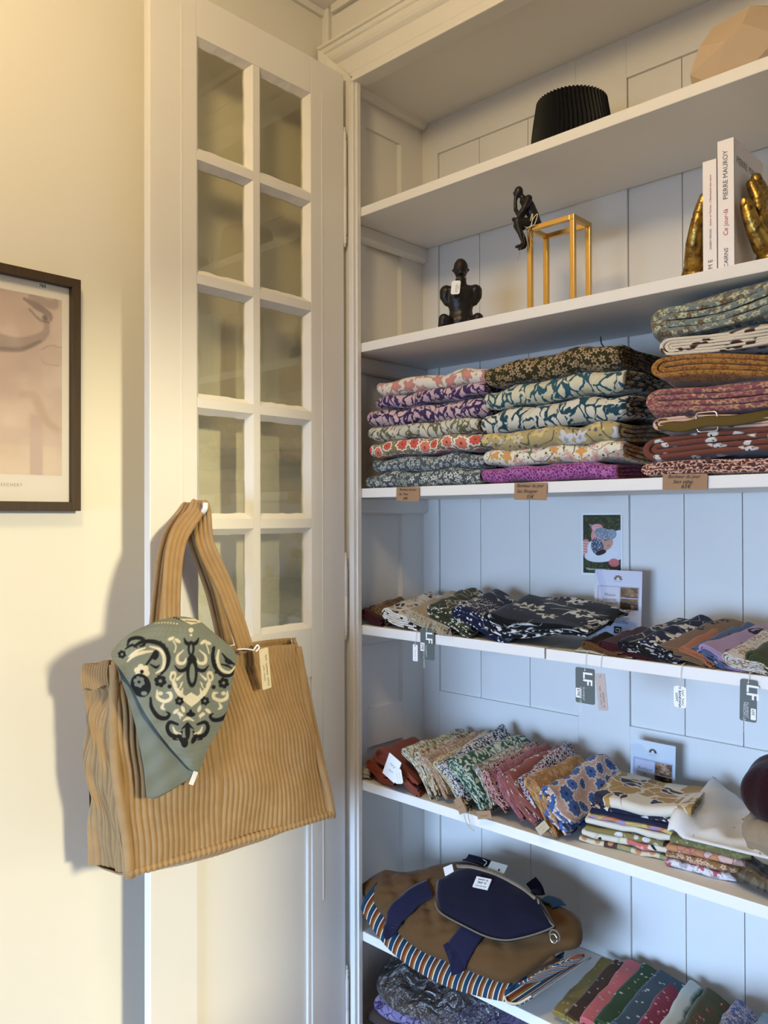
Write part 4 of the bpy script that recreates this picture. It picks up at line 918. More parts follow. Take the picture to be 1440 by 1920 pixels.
# ------------------------------------------------------------------ shelf E: row of folded scarves, piles, hat
zE = shelf_z('E'); k = crop(660, 1330, 3.6); ge = 'scarves leaning in a row on the lower scarf shelf'
for i, (lo, ta, ba, y0, W, T, nn, mt, lab) in enumerate([
    ((62, 400), (125, 470), (130, 330), .010, .14, .022, 2, B_('spots', ['#d8cfc0', '#3a2a24', '#d8cfc0'], 1.74), 'cream scarf squeezed against the cupboard side beside the rust ones'),
    ((92, 378), (300, 492), (250, 290), .006, .20, .034, 4, B_('plain', ['#a2452a']), 'bright rust scarf under the large rust one'),
    ((158, 292), (470, 556), (385, 215), .004, .24, .044, 4, B_('plain', ['#9c4a34'], bumpk=.35), 'large rust orange scarf with two white tags'),
    ((345, 262), (560, 590), (720, 140), .010, .27, .024, 3, B_('leaf', ['#8d7e3e', '#e0dccb', '#cfc6b0'], 1.59, gap=.1), 'olive scarf with white leaves beside the large rust one'),
    ((428, 290), (600, 600), (770, 155), .010, .25, .022, 3, B_('flower', ['#d8cdb4', '#b08a4a', '#a04a3c', '#8a7a40', '#7a6a3a'], 2.17), 'cream scarf with small mustard flowers in the row'),
    ((480, 312), (655, 612), (830, 150), .010, .25, .024, 4, B_('ditsy', ['#a48462', '#e0c8b0', '#8a5a50', '#c8a078'], 1.74), 'tan scarf with pink speckles in the row'),
    ((560, 345), (745, 640), (900, 150), .008, .25, .024, 3, B_('flower', ['#cfc4a4', '#d8b878', '#8a7a3a', '#8a6a48', '#9a8a4a'], 1.74), 'mustard and white flowered scarf in front of the zebra one'),
    ((580, 365), (800, 660), (990, 120), .006, .26, .026, 3, B_('leaf', ['#28304a', '#dcd8d0', '#c8c4bc'], 2.03, gap=.11), 'navy and white zebra print scarf in the row'),
    ((655, 352), (930, 682), (1110, 185), .002, .25, .040, 5, B_('leaf', ['#2d5a48', '#c9cdb8', '#b8c0a4'], 1.30, gap=.14), 'dark green scarf with pale leaf print'),
    ((835, 372), (960, 690), (1170, 205), .010, .24, .020, 3, B_('ditsy', ['#8a7c66', '#e6e2da', '#4a4640', '#b0a088'], 1.74), 'grey speckled scarf right of the green one'),
    ((885, 410), (1045, 712), (1235, 215), .004, .24, .026, 3, B_('leopard', ['#d09a92', '#2a2024', '#a8706a'], 1.30, gap=.12), 'pink scarf with black leopard spots in the row'),
    ((960, 402), (1170, 752), (1300, 222), .004, .24, .030, 4, B_('ditsy', ['#95525a', '#b87a78', '#7a4048', '#a86468'], 2.03), 'mauve speckled scarf left of the terracotta one'),
    ((1018, 430), (1250, 780), (1370, 240), .002, .24, .036, 5, B_('spots', ['#9a5448', '#d8cfc4', '#221a18'], 1.30), 'terracotta scarf with white leopard leaves'),
    ((1120, 470), (1275, 770), (1440, 215), .008, .25, .018, 2, B_('leopard', ['#d6d4d8', '#8a3a34', '#2c3050'], 1.16, gap=.1), 'white scarf with red and navy patches in the row'),
    ((1168, 462), (1405, 850), (1490, 320), .002, .24, .036, 5, B_('flower', ['#b0803c', '#c89a5a', '#d8a488', '#b87a5a', '#a06a3a'], 1.89), 'mustard scarf with faded pink flowers beside the blue flowered one')]):
    lean('scarf', k(*lo), k(*ta), k(*ba), y0, W, T, mt, lab, 'scarf', ge, zE, nn+2, seed=50+i, amp=.0018, kink=.006)
k = crop(960, 1360, 3.0)
lean('pouch', k(172, 360), k(318, 622), k(500, 150), .004, .25, .050, B_('poppy', ['#c9a08c', '#3f5f9a', '#2c3a6a', '#c8b0a0', '#4a6cb0', '#d9cfc4'], 1.1, bumpk=.3), 'pink pouch with large blue flowers at the end of the row', 'pouch', None, zE, 3, seed=80, amp=.003, kink=.004)
# piles of squares
def pile_at(z0, rows, y0, depth, group, seed, py, ang=0.0):
    z = z0
    for i, (pl, pr, T, mt, lab, nf, sf) in enumerate(rows):
        x0, x1 = aty(pl, py, y0)[0], aty(pr, py, y0)[0]
        d = fold_data(depth, T*.98, x1-x0, nf, seed+i, .0018, .2, .02, nu=8, na=8, kink=.0015); ca_, sa_ = math.cos(ang), math.sin(ang)
        tag(put_fold('scarf', d, (x0, y0, z+T/2), (-sa_, ca_, 0), (0, 0, 1), (ca_, sa_, 0), mt, zmin=z, zmax=z+T, soft=sf), lab, 'scarf', group); z += T
    return z
g5 = 'square scarves piled beside the blue flowered pouch'; ang = .16
top = pile_at(zE, [
    (1086, 1240, .0125, B_('block', ['#6a5a9a', '#c08a5a', '#3a4a8a', '#5a3a34', '#8a9a6a', '#d8c8a8'], 1.0), 'patchwork print scarf at the foot of its pile', 2, None),
    (1092, 1246, .016, B_('flower', ['#ddd5bb', '#cc6a60', '#e6a898', '#2a2a30', '#c8bfa4'], .55), 'cream scarf with a big coral flower above the patchwork one', 2, None),
    (1098, 1234, .012, B_('spots', ['#8a7a3a', '#d8d8d4', '#b8c0c4'], 1.3), 'olive and white scarf in the pile by the flowered pouch', 2, None),
    (1097, 1252, .016, B_('block', ['#ded6c2', '#ded6c2', '#a8543c', '#ded6c2', '#3a4a7a', '#ded6c2'], .8), 'cream scarf with red and blue star border', 2, None),
    (1102, 1254, .011, B_('leopard', ['#c8733c', '#a58ab8', '#c8733c', '#c9b45c'], .45, gap=.02), 'orange and lilac scarf under the navy ones', 2, None),
    (1106, 1258, .013, B_('plain', ['#20243e']), 'plain navy scarf above the orange and lilac one', 2, None),
    (1108, 1256, .011, B_('leopard', ['#20243e', '#b89a80', '#20243e', '#d8d0c4'], .8, gap=.16), 'navy scarf with beige flowers under the cream topmost one', 2, None)], .030, .20, g5, 90, 1550, ang)
xa = aty(1112, 1480, .03)[0]
pile_at(top, [(1112, 1284, .024, B_('leaf', ['#ddd4c0', '#ddd4c0', '#2a2c40', '#b08a3a'], .5, gap=.03), 'cream scarf with navy and gold leopard border on top of its pile', 2, lambda P: .030*np.clip((P[:, 0]-xa-.12)/.12, 0, 1)**1.6-.006*np.sin(14*(P[:, 0]-xa)))], .028, .19, g5, 99, 1490, ang)
g6 = 'square scarves piled under the white muslin'
top = pile_at(zE, [
    (1246, 1372, .017, B_('flower', ['#dcd8dc', '#b85a68', '#a8485a', '#8aa0a8', '#b0a8b0'], 1.4), 'white scarf with dark pink flowers at the foot of its pile', 2, None),
    (1250, 1385, .016, B_('ditsy', ['#8a6a34', '#d8a890', '#b06a4a', '#c8a07a'], 1.0), 'olive brown scarf with peach pattern', 2, None),
    (1252, 1392, .016, B_('leopard', ['#b0646a', '#c8884a', '#d8b0a0'], .6, gap=.06), 'rose and orange scarf above the olive brown one', 2, None),
    (1256, 1400, .020, B_('ditsy', ['#77703a', '#8a8450', '#c8c4a0', '#77703a'], .8), 'olive green scarf under the white muslin', 2, None)], .035, .20, g6, 110, 1560, .12)
# white muslin draped over the pile
mus = Paint(1, 1, '#e6e2da', .02); nx, ny = 40, 30; V = []; F = []; UVm = []
cxm = aty(1262, 1500, .03)[0]
for sh in (0, 1):
    for j in range(ny):
        for i in range(nx):
            s, t = i/(nx-1), j/(ny-1); x = cxm-.01+s*.245; y = .020+.02*s+t*.24
            z = top+.010+.030*math.exp(-((s-.02)/.16)**2)*(1-.35*t)+.026*t*(1-.9*math.sin(PI*min(1, s*1.05)))+.022*max(0, s-.72)+.004*math.sin(19*s+7*t)*(1-.5*t)+.0035*math.sin(31*s-11*t)
            if t < .16: z -= .030*((.16-t)/.16)**2*(1.1-.3*s); y += .004
            z = max(z, top+.001-(.030 if t < .16 else 0)*0); V.append((x, y, z+(0 if sh == 0 else .004))); UVm.append((x, y))
    b = sh*nx*ny
    for j in range(ny-1):
        for i in range(nx-1): f = (b+j*nx+i, b+j*nx+i+1, b+(j+1)*nx+i+1, b+(j+1)*nx+i); F.append(f if sh else f[::-1])
q_ = nx*ny
for i in range(nx-1): F += [(i, i+1, q_+i+1, q_+i), ((ny-1)*nx+i, q_+(ny-1)*nx+i, q_+(ny-1)*nx+i+1, (ny-1)*nx+i+1)]
for j in range(ny-1): F += [(j*nx, q_+j*nx, q_+(j+1)*nx, (j+1)*nx), (j*nx+nx-1, (j+1)*nx+nx-1, q_+(j+1)*nx+nx-1, q_+j*nx+nx-1)]
tag(mesh('scarf', V, F, B_('spots', ['#e2ddd4', '#6a4a34', '#6a4a34'], 1.0, rad=.10, bumpk=.3), None, uv=np.array(UVm), smooth=True), 'crumpled white muslin scarf with tiny brown sprigs on top of its pile', 'scarf', g6)
acrylic_sign(1187, 1270, 1383, 1478, .285, zE, 'clear acrylic sign reading Bonheur du Jour', [('Bonheur', .10, .33, .61, .35), ('du', .08, .33, .545, 0), ('JOUR', .10, .33, .465, 0)], False, '#dfe8ee')
# maroon hat over beige cowl, in a clear bag
hx, hy = aty(1474, 1500, .09)[0], .12
knit = cloth('plain', ['#2c0810'], bumpk=.5); V = []; F = []; UVh = []; A_, Bn = 48, 22
for j in range(Bn):
    ph = PI*j/(Bn-1)
    for i in range(A_):
        th = 2*PI*i/A_; r = .088*math.sin(ph)**.8*(1+.035*math.sin(5*th+2*ph)+.02*math.sin(9*th)); V.append((hx+r*math.cos(th), hy+r*.9*math.sin(th), .968+.066*math.cos(ph)+.008*math.sin(3*th)*math.sin(ph))); UVh.append((th*.1, ph*.1))
for j in range(Bn-1):
    for i in range(A_): i2 = (i+1) % A_; F.append((j*A_+i, (j+1)*A_+i, (j+1)*A_+i2, j*A_+i2))
tag(mesh('knitted_hat', V, F, knit, uv=np.array(UVh), smooth=True), 'dark maroon rounded hat on top of the beige cowl', 'hat')
V = []; F = []; UVh = []; A_, Bn = 72, 18
for j in range(Bn):
    ph = 2*PI*j/Bn
    for i in range(A_):
        th = 2*PI*i/A_; R_ = .058; rr = .034*(1+.10*math.sin(3*ph+7*th)+.12*math.sin(13*th+2*ph)*.5); V.append((hx+.004+(R_+rr*math.cos(ph))*math.cos(th), hy+(R_+rr*math.cos(ph))*.9*math.sin(th), .878+rr*1.12*math.sin(ph))); UVh.append((th*.06, ph*.03))
for j in range(Bn):
    for i in range(A_): i2, j2 = (i+1) % A_, (j+1) % Bn; F.append((j*A_+i, j2*A_+i, j2*A_+i2, j*A_+i2))
tag(mesh('knitted_cowl', V, F, cloth('plain', ['#a08a6a'], bumpk=.6), uv=np.array(UVh), smooth=True), 'beige knitted cowl under the maroon hat', 'scarf')
PLAST = glass_mat('clear_plastic_wrap', (.80, .80, .80), .10, .12)
o = thing('wrapped_scarf', 'dark grey scarf in a crinkled clear plastic bag under the beige cowl', 'scarf', (hx, hy-.02, zE))
ol = [(math.cos(a)*.128*(1+.06*math.sin(5*a)), math.sin(a)*.085*(1+.05*math.sin(4*a+1))) for a in np.linspace(0, 2*PI, 22, endpoint=False)]
pillow('folded_scarf', [(x*.9, y*.9) for x, y in ol], .036, Matrix.Translation((hx, hy-.02, zE+.014)), cloth('leopard', ['#2a2826', '#5a544c', '#1c1b1a'], .5, gap=.1, bumpk=.5), o, amp=.003, back=.35, seed=3)
pillow('plastic_bag', ol, .046, Matrix.Translation((hx, hy-.02, zE+.017)), PLAST, o, amp=.005, back=.33, seed=8, power=.45)

# paper tags on the shelf E scarves
def card_px(name, label, bl, br, tl, y, mat, lines, grp=None, r=.002, cat='tag', hole=None, dy=0.0):
    a, b, c = aty(*bl, y), aty(*br, y), aty(*tl, y+dy); M = basis(a, b-a, c-a); w, h = np.linalg.norm(b-a), np.linalg.norm(c-a)
    e = rounded_card(name, w, h, M, mat, None, r, .0008); tag(e, label, cat, grp)
    for t, s_, x, yy, rot, mt in lines: squiggle('handwriting', M @ Matrix.Translation((w*x, h*yy, .0004)) @ Matrix.Rotation(rot, 4, 'Z'), t*w if rot < 1 else t*h, s_*h, mt, e, int(x*40+yy*10))
    return e
k = crop(660, 1330, 3.6); gt = 'paper tags on the leaning scarves'
card_px('paper_tag', 'white square paper tag tilted on the large rust scarf', k(205, 428), k(285, 500), k(295, 345), -.020, WHITE, [(.42, .20, .30, .55, 0, INK), (.36, .14, .35, .30, .1, INK)], gt, .001)
card_px('paper_tag', 'white rounded paper tag hanging beside the tilted square one', k(292, 503), k(346, 503), k(298, 405), -.024, WHITE, [(.80, .12, .45, .06, PI/2, INK), (.70, .12, .78, .06, PI/2, INK)], gt, .006)
e = card_px('paper_tag', 'brown kraft tag hanging below the zebra scarf', k(728, 712), k(775, 690), k(690, 610), -.016, KRAFT, [(.5, .10, .25, .4, 0, BLACK)], gt, .001)
tube('string', bez([aty(*k(765, 640), -.004), aty(*k(755, 700), -.014), aty(*k(780, 780), -.018), aty(*k(825, 822), -.018)], 16), .0009, TWINE, e, 5); tube('string', bez([aty(*k(800, 670), -.004), aty(*k(785, 720), -.014), aty(*k(800, 790), -.018)], 14), .0007, TWINE, e, 5)
card_px('paper_tag', 'brown kraft tag lying below the green scarf', k(850, 742), k(945, 738), k(833, 688), -.014, KRAFT, [(.5, .22, .25, .3, 0, BLACK)], gt, .001)
card_px('paper_tag', 'cream paper tag standing against the mustard scarf', k(1272, 855), k(1335, 800), k(1248, 795), -.016, plain(C('#b8a888'), .7), [(.7, .14, .15, .60, 0, INK), (.3, .18, .4, .25, 0, BLACK)], gt, .001)
# ------------------------------------------------------------------ shelf F: bags, pouches; wrapped things below
zF = shelf_z('F')
tau = math.radians(36); NF = np.array((0, -math.sin(tau), math.cos(tau))); EX = np.array((1.0, 0, 0)); EU = np.array((0, math.cos(tau), math.sin(tau)))
def plane_pts(pxs, p0):
    out = []
    for p in pxs: q = atp(*p, p0, NF)-np.asarray(p0); out.append((q @ EX, q @ EU))
    return out
k = crop(640, 1580, 2.88)
# striped bag, lying lowest, its front edge hanging over the shelf
ST_ = striped([(.0125, '#1f3d54'), (.0024, '#e6ddc8'), (.0080, '#6e3620'), (.0050, '#8a5f2a'), (.0024, '#e6ddc8')])
def ribbon_surface(name, left, right, n, m, mat, parent, thick=.004, lift=None, uv=None):
    """surface between two 3-D polylines, with thickness along the local normal"""
    A, B = bez(left, n), bez(right, n); nn = min(len(A), len(B)); V = []; UVs = []; F = []
    top = np.zeros((nn, m, 3))
    for i in range(nn):
        for j in range(m): t = j/(m-1); top[i, j] = A[i]*(1-t)+B[i]*t+(lift(i/(nn-1), t) if lift else 0)
    du = np.gradient(top, axis=0); dv = np.gradient(top, axis=1); N = np.cross(du, dv); N /= np.linalg.norm(N, axis=2)[..., None]+1e-9
    s = np.concatenate([[0], np.cumsum(np.linalg.norm(np.diff(A, axis=0)[:nn-1], axis=1))])
    for sh in (0, 1):
        P = top-(N*thick if sh else 0)
        V += [tuple(p) for p in P.reshape(-1, 3)]; UVs += [(s[i], np.linalg.norm(B[i]-A[i])*j/(m-1)) for i in range(nn) for j in range(m)]
    q = nn*m
    for sh in (0, 1):
        for i in range(nn-1):
            for j in range(m-1): f = (sh*q+i*m+j, sh*q+(i+1)*m+j, sh*q+(i+1)*m+j+1, sh*q+i*m+j+1); F.append(f if sh == 0 else f[::-1])
    for i in range(nn-1): F += [(i*m, q+i*m, q+(i+1)*m, (i+1)*m), (i*m+m-1, (i+1)*m+m-1, q+(i+1)*m+m-1, q+i*m+m-1)]
    for j in range(m-1): F += [(j, j+1, q+j+1, q+j), ((nn-1)*m+j, q+(nn-1)*m+j, q+(nn-1)*m+j+1, (nn-1)*m+j+1)]
    return mesh(name, V, F, mat, parent, uv=np.array(UVs), smooth=True)
sb = thing('striped_bag', 'blue and brown striped bag lying under the brown bag, drooping over the shelf', 'bag', (.25, .10, zF))
yf = -.030
fe = [aty(*k(*p), yf) for p in ((105, 360), (170, 470), (270, 590), (400, 690), (560, 775), (740, 830), (880, 860))]      # drooping front edge
bk = [p+np.array((.0, .060, .052)) for p in fe]
ribbon_surface('front_edge', fe, bk, 60, 14, ST_, sb, .010, lambda s, t: np.array((0, -.014*math.sin(PI*t), .0)))
bk2 = [p+np.array((.0, .16, -.045)) for p in bk]
ribbon_surface('upper_face', [p+np.array((0, -.002, -.002)) for p in bk], bk2, 60, 10, ST_, sb, .008)
# curled right end of the striped bag
c0 = [aty(*k(*p), -.028) for p in ((885, 835), (905, 865), (960, 868), (1030, 830))]
a_ = aty(*k(890, 800), -.026); curl = [a_, *c0]
ribbon_surface('curled_end', curl, [p+np.array((.055, .16, .045)) for p in curl], 40, 12, ST_, sb, .004)
e0 = [aty(*k(*p), .0) for p in ((890, 790), (1000, 735), (1110, 670), (1220, 640))]; e1 = [aty(*k(*p), .02) for p in ((1080, 735), (1160, 690), (1260, 640), (1310, 600))]
ribbon_surface('side_flap', e0, e1, 30, 8, ST_, sb, .006, lambda s_, t: np.array((0, -.006*math.sin(PI*t), .006*math.sin(PI*t))))
tube('edge_binding', bez([p+np.array((0, -.003, .002)) for p in curl[1:]], 30), .0028, plain(C('#c8b9a0'), .9), sb, 6)
# brown canvas bag, reclining
BROWN = cloth('plain', ['#66461f'], bumpk=.3); NAVY = cloth('plain', ['#1e1e3c'], bumpk=.2)
p0 = (0, -.012, .452)
br = thing('brown_bag', 'brown canvas bag with two navy straps lying on the striped bag', 'bag', (.25, .10, zF))
ol = plane_pts([k(*p) for p in ((95, 240), (160, 190), (235, 155), (350, 165), (530, 125), (700, 110), (900, 200), (1080, 300), (1255, 380), (1300, 460), (1285, 560), (1160, 600), (1020, 700), (900, 760), (760, 720), (600, 655), (440, 590), (330, 510), (215, 385), (130, 300))], p0)
M = Matrix([[EX[i], EU[i], NF[i], p0[i]] for i in range(3)]+[[0, 0, 0, 1]])
pillow('body', ol, .046, M, BROWN, br, amp=.0050, fq=1.7, crease=.010, seed=5, back=.55, rings=24, power=.5, n=110)
HB = pillow_height(ol, .046, .5, 110)
def strap_on(px, name, mat, parent, lift, w):
    """webbing that follows the bulging face of the bag"""
    P = np.array(plane_pts([k(*p) for p in px], p0)); T = bez(P, 28); d = np.gradient(T, axis=0); d /= np.linalg.norm(d, axis=1)[:, None]; sd = np.stack([d[:, 1], -d[:, 0]], 1)
    A = xf(M, [(*q, HB(q)+lift) for q in T-sd*w/2]); Bp = xf(M, [(*q, HB(q)+lift) for q in T+sd*w/2]); Cm = xf(M, [(*q, HB(q)+lift) for q in T])
    nn = len(A)
    return ribbon_surface(name, list(A), list(Bp), nn*3, 7, mat, parent, .003, lambda s_, t: (Cm[int(s_*(nn-1))]-(A[int(s_*(nn-1))]+Bp[int(s_*(nn-1))])/2)*(1-(2*t-1)**2)*.8)
strap_on(((520, 305), (440, 350), (380, 395), (325, 425), (290, 470), (300, 500)), 'strap', NAVY, br, .006, .060)
strap_on(((790, 480), (740, 545), (690, 600), (640, 640), (590, 660)), 'strap', NAVY, br, .006, .064)
strap_on(((1030, 215), (1060, 255), (1075, 300)), 'strap_stub', NAVY, br, .006, .030)
strap_on(((1110, 330), (1160, 345), (1190, 375)), 'strap_stub', cloth('plain', ['#1f4a66']), br, .006, .032)
strap_on(((680, 95), (740, 110), (800, 130)), 'strap_stub', NAVY, br, .004, .030)
# open mouth folds on the lower right of the brown bag
for i, (aa, bb) in enumerate((((905, 770), (1150, 610)), ((1000, 715), (1180, 640)))):
    P1, P2 = aty(*k(*aa), .004+.02*i), aty(*k(*bb), .06+.02*i); tube('hem_fold', bez([P1, (P1+P2)/2+np.array((0, 0, .006)), P2], 20), .011, BROWN, br, 8, .5)
# navy pouch with zip, on top
p0b = np.array(p0)+NF*.056; pu = thing('navy_zip_pouch', 'navy canvas pouch with a metal zip and a white label', 'pouch', tuple(np.array((.30, .12, .52))))
def ppts(pxs): return [((atp(*k(*p), p0b, NF)-p0b) @ EX, (atp(*k(*p), p0b, NF)-p0b) @ EU) for p in pxs]
olp = ppts(((515, 205), (640, 140), (730, 140), (860, 175), (980, 240), (1080, 320), (1130, 400), (1155, 465), (1090, 490), (980, 520), (890, 538), (790, 515), (680, 460), (545, 385), (512, 300)))
Mb = Matrix([[EX[i], EU[i], NF[i], p0b[i]] for i in range(3)]+[[0, 0, 0, 1]])
pillow('body', olp, .030, Mb, cloth('plain', ['#17162c'], bumpk=.25), pu, amp=.0018, seed=2, back=.6, rings=12, power=.45, n=100)
zp = [xf(Mb, [(x, y, .017)])[0] for x, y in ppts(((640, 150), (740, 160), (860, 200), (980, 265), (1060, 325)))]
tube('zip_tape', bez(zp, 30), .0042, plain(C('#8a7a68'), .7), pu, 8); ZIP = plain((.72, .68, .58), .3, 1.0, name='zip_metal')
tt = bez(zp, 60)
V = []; F = []
for i in range(0, len(tt)-1):
    dd = tt[i+1]-tt[i]; dd /= np.linalg.norm(dd)+1e-9; v, f = tube_data([tt[i]+NF*.0046-dd*.0008, tt[i]+NF*.0046+dd*.0008], .0022, 6); F += [tuple(j+len(V) for j in q) for q in f]; V += v
mesh('zip_teeth', V, F, ZIP, pu)
zq = [xf(Mb, [(x, y, .010)])[0] for x, y in ppts(((1060, 318), (1100, 390), (1140, 450), (1152, 468), (1080, 500), (980, 528), (890, 540), (790, 520), (680, 468), (545, 392), (515, 330)))]
tube('piping', bez(zq, 60), .0022, plain(C('#6e6458'), .8), pu, 6)
pl_ = xf(Mb, [(*ppts(((1068, 322),))[0], .012)])[0]
tube('zip_pull', bez([pl_, pl_+np.array((.008, -.008, -.006)), pl_+np.array((.016, -.012, -.016))], 10), .0024, ZIP, pu, 6)
lp = xf(Mb, [(*ppts(((1158, 500),))[0], .0)])[0]
tube('side_loop', [lp+np.array((.013*math.cos(a), -.004, .013*math.sin(a))) for a in np.linspace(0, 2*PI, 25)], .0022, plain(C('#6e6458'), .8), pu, 6)
tube('metal_ring', [lp+np.array((.009*math.cos(a), -.009, .010*math.sin(a)-.004)) for a in np.linspace(0, 2*PI, 21)], .0016, STEEL, pu, 6)
la, lb, lc = (xf(Mb, [(x, y, .0345)])[0] for x, y in ppts(((734, 282), (815, 300), (765, 228))))
Ml = basis(la, lb-la, lc-la); wl, hl = np.linalg.norm(lb-la), np.linalg.norm(lc-la)
Ml = Ml @ Matrix.Translation((0, 0, -.001)); lbl = rounded_card('label_patch', wl, hl, Ml, plain((.74, .74, .74), .7), pu, .001, .003)
for i, (y_, h__, x_) in enumerate(((.70, .0060, .16), (.40, .0080, .22), (.14, .0034, .14))): squiggle('small_print', Ml @ Matrix.Translation((wl*x_, hl*y_, .0005)), wl*(1-2*x_), h__, BLACK, lbl, i, h__*.3)
def card3(name, bl, br_, tl, p_, mat, parent, r=.001):
    a, b, c = (atp(*k(*q), p_, NF) for q in (bl, br_, tl)); Mx = basis(a, b-a, c-a); return rounded_card(name, np.linalg.norm(b-a), np.linalg.norm(c-a), Mx, mat, parent, r, .0008), Mx
cd, Mx = card3('swing_tag', (780, 155), (870, 182), (795, 95), p0b+NF*.012, plain(C('#b8b4a6'), .7), pu); mesh('square_emblem', xf(Mx, [(.030, .010, .0005), (.035, .010, .0005), (.035, .016, .0005), (.030, .016, .0005)]), [(0, 1, 2, 3)], BLACK, cd)
card3('care_label', (560, 180), (608, 160), (570, 130), p0b+NF*.012, WHITE, pu)
tube('tag_string', bez([atp(*k(765, 90), p0b+NF*.012, NF), atp(*k(785, 105), p0b+NF*.016, NF), atp(*k(770, 125), p0b+NF*.014, NF)], 10), .0008, STRING, pu, 5)

# row of patterned pouches
k = crop(1000, 1740, 3.27); gf = 'flat pouches shingled on the lowest shelf in view'
for i, (lo, ba, T, mt, lab) in enumerate([
    ((112, 545), (415, 212), .016, B_('spots', ['#8f7a2e', '#b8a890', '#c8bca4'], 2.2, rad=.20), 'mustard pouch with pale flowers, first beside the striped bag'),
    ((195, 565), (490, 196), .016, B_('spots', ['#4a3018', '#b8aca0', '#8a7a6a'], 2.2, rad=.20), 'dark brown pouch with grey flowers'),
    ((285, 552), (572, 200), .020, B_('spots', ['#cc6062', '#b8a08a', '#d0a898'], 2.2, rad=.20), 'coral pink pouch with faint flowers'),
    ((368, 562), (660, 228), .022, B_('spots', ['#2f4a26', '#c8c8c0', '#8a9a80'], 2.2, rad=.20), 'forest green pouch with white blossoms'),
    ((475, 585), (757, 262), .022, B_('spots', ['#3d5260', '#c8c8cc', '#8a98a0'], 2.2, rad=.20), 'slate blue pouch with white blossoms'),
    ((618, 610), (832, 316), .020, B_('spots', ['#8a2440', '#d8a8a8', '#c07880'], 2.2, rad=.20), 'crimson pouch with pale flowers'),
    ((745, 640), (945, 322), .022, B_('shibori', ['#c4cdc8', '#1f4a3a']), 'white pouch with dark green tie-dye bands'),
    ((870, 640), (1050, 366), .026, B_('spots', ['#4c4a22', '#7a3020', '#c8bca0'], 1.1), 'olive pouch with rust and white sprigs'),
    ((1090, 655), (1235, 436), .028, B_('ditsy', ['#4a5a96', '#b8a8a0', '#7a6a8a', '#c8b8b0'], .8), 'blue pouch with beige and mauve flowers'),
    ((1300, 680), (1400, 520), .026, B_('plain', ['#8aa4b0']), 'plain pale blue pouch at the end of its row')]):
    y0, W = .012, .27
    a = aty(*k(*lo), y0); a[2] = max(a[2], zF+.020+.006*min(i, 6)); c = aty(*k(*ba), y0+W); c[2] = max(min(c[2], a[2]+.02), zF+.018)
    L = .145; ux = np.array((L, 0, zF+.010+.002*min(i, 5)-a[2])); ux /= np.linalg.norm(ux); wv = (c-a)/W; wv[1] = 1
    d = fold_data(L, T, W, 2, 140+i, .0012, .12, .006, taper=.1, kink=.001)
    tag(put_fold('pouch', d, a, ux, (-ux[2], 0, ux[0]), wv, mt, zmin=zF), lab, 'pouch', gf)
# wrapped textiles on the cupboard floor
wx = .20
wr = thing('wrapped_textile', 'purple printed textile in crinkled clear plastic on the cupboard floor', 'textile', (wx, .14, .0))
LV = cloth('leaf', ['#3a2f5a', '#7e72a0', '#8a80a8'], .8, gap=.05); z = .012
for i, (x0_, w_, T) in enumerate(((-.02, .50, .05), (.0, .48, .05), (-.01, .50, .05), (.02, .46, .05))):
    d = fold_data(.27, T*.98, w_, 2, 160+i, .003, .25, .03); put_fold('folded_textile', d, (x0_, .020, z+T/2), (0, 1, 0), (0, 0, 1), (1, 0, 0), LV if i != 2 else cloth('plain', ['#4a3a34']), wr, zmin=z, zmax=z+T); z += T
ol = [(.235*math.cos(a)*(1+.05*math.sin(5*a)), .150*math.sin(a)*(1+.04*math.sin(3*a))) for a in np.linspace(0, 2*PI, 26, endpoint=False)]
def crinkle(name, tint):
    n = NT(name); v = n.obj(); h = n.noise(v, 38, 5, .65).outputs[0]; e = n.vor(n.vm('ADD', v, n.vm('SCALE', n.noise(v, 20, 2).outputs['Color'], .06)), 30, 'DISTANCE_TO_EDGE').outputs['Distance']
    bp = n.n('Bump'); bp.inputs['Strength'].default_value = 1.0; bp.inputs['Distance'].default_value = .02; n.put(bp.inputs['Height'], n.math('ADD', h, e))
    tr = n.n('BsdfTransparent'); tr.inputs[0].default_value = (*tint, 1); gl = n.n('BsdfGlossy'); gl.inputs['Roughness'].default_value = .14; n.t.links.new(bp.outputs[0], gl.inputs['Normal'])
    mx = n.n('MixShader'); mx.inputs[0].default_value = .22; n.t.links.new(tr.outputs[0], mx.inputs[1]); n.t.links.new(gl.outputs[0], mx.inputs[2]); n.t.links.new(mx.outputs[0], n.o.inputs[0]); return n.m
WRAP = crinkle('crinkled_plastic', (.72, .73, .76))
def wrap_soft(P): return P
DK = cloth('leopard', ['#4a443e', '#6a6058', '#55493f'], .22, gap=.03, bumpk=.8)
pillow('wrapped_cloth', [(x*.60, y*.92) for x, y in ol], .030, Matrix.Translation((.10, .150, z+.002)) @ Matrix.Rotation(.05, 4, 'Y'), DK, wr, amp=.012, seed=9, back=.05, rings=14, n=120)
pillow('plastic_wrap', [(x*.80, y*1.02) for x, y in ol], .046, Matrix.Translation((.135, .158, z+.006)) @ Matrix.Rotation(.06, 4, 'Y'), WRAP, wr, amp=.014, seed=4, back=.10, rings=18, power=.42, n=140)
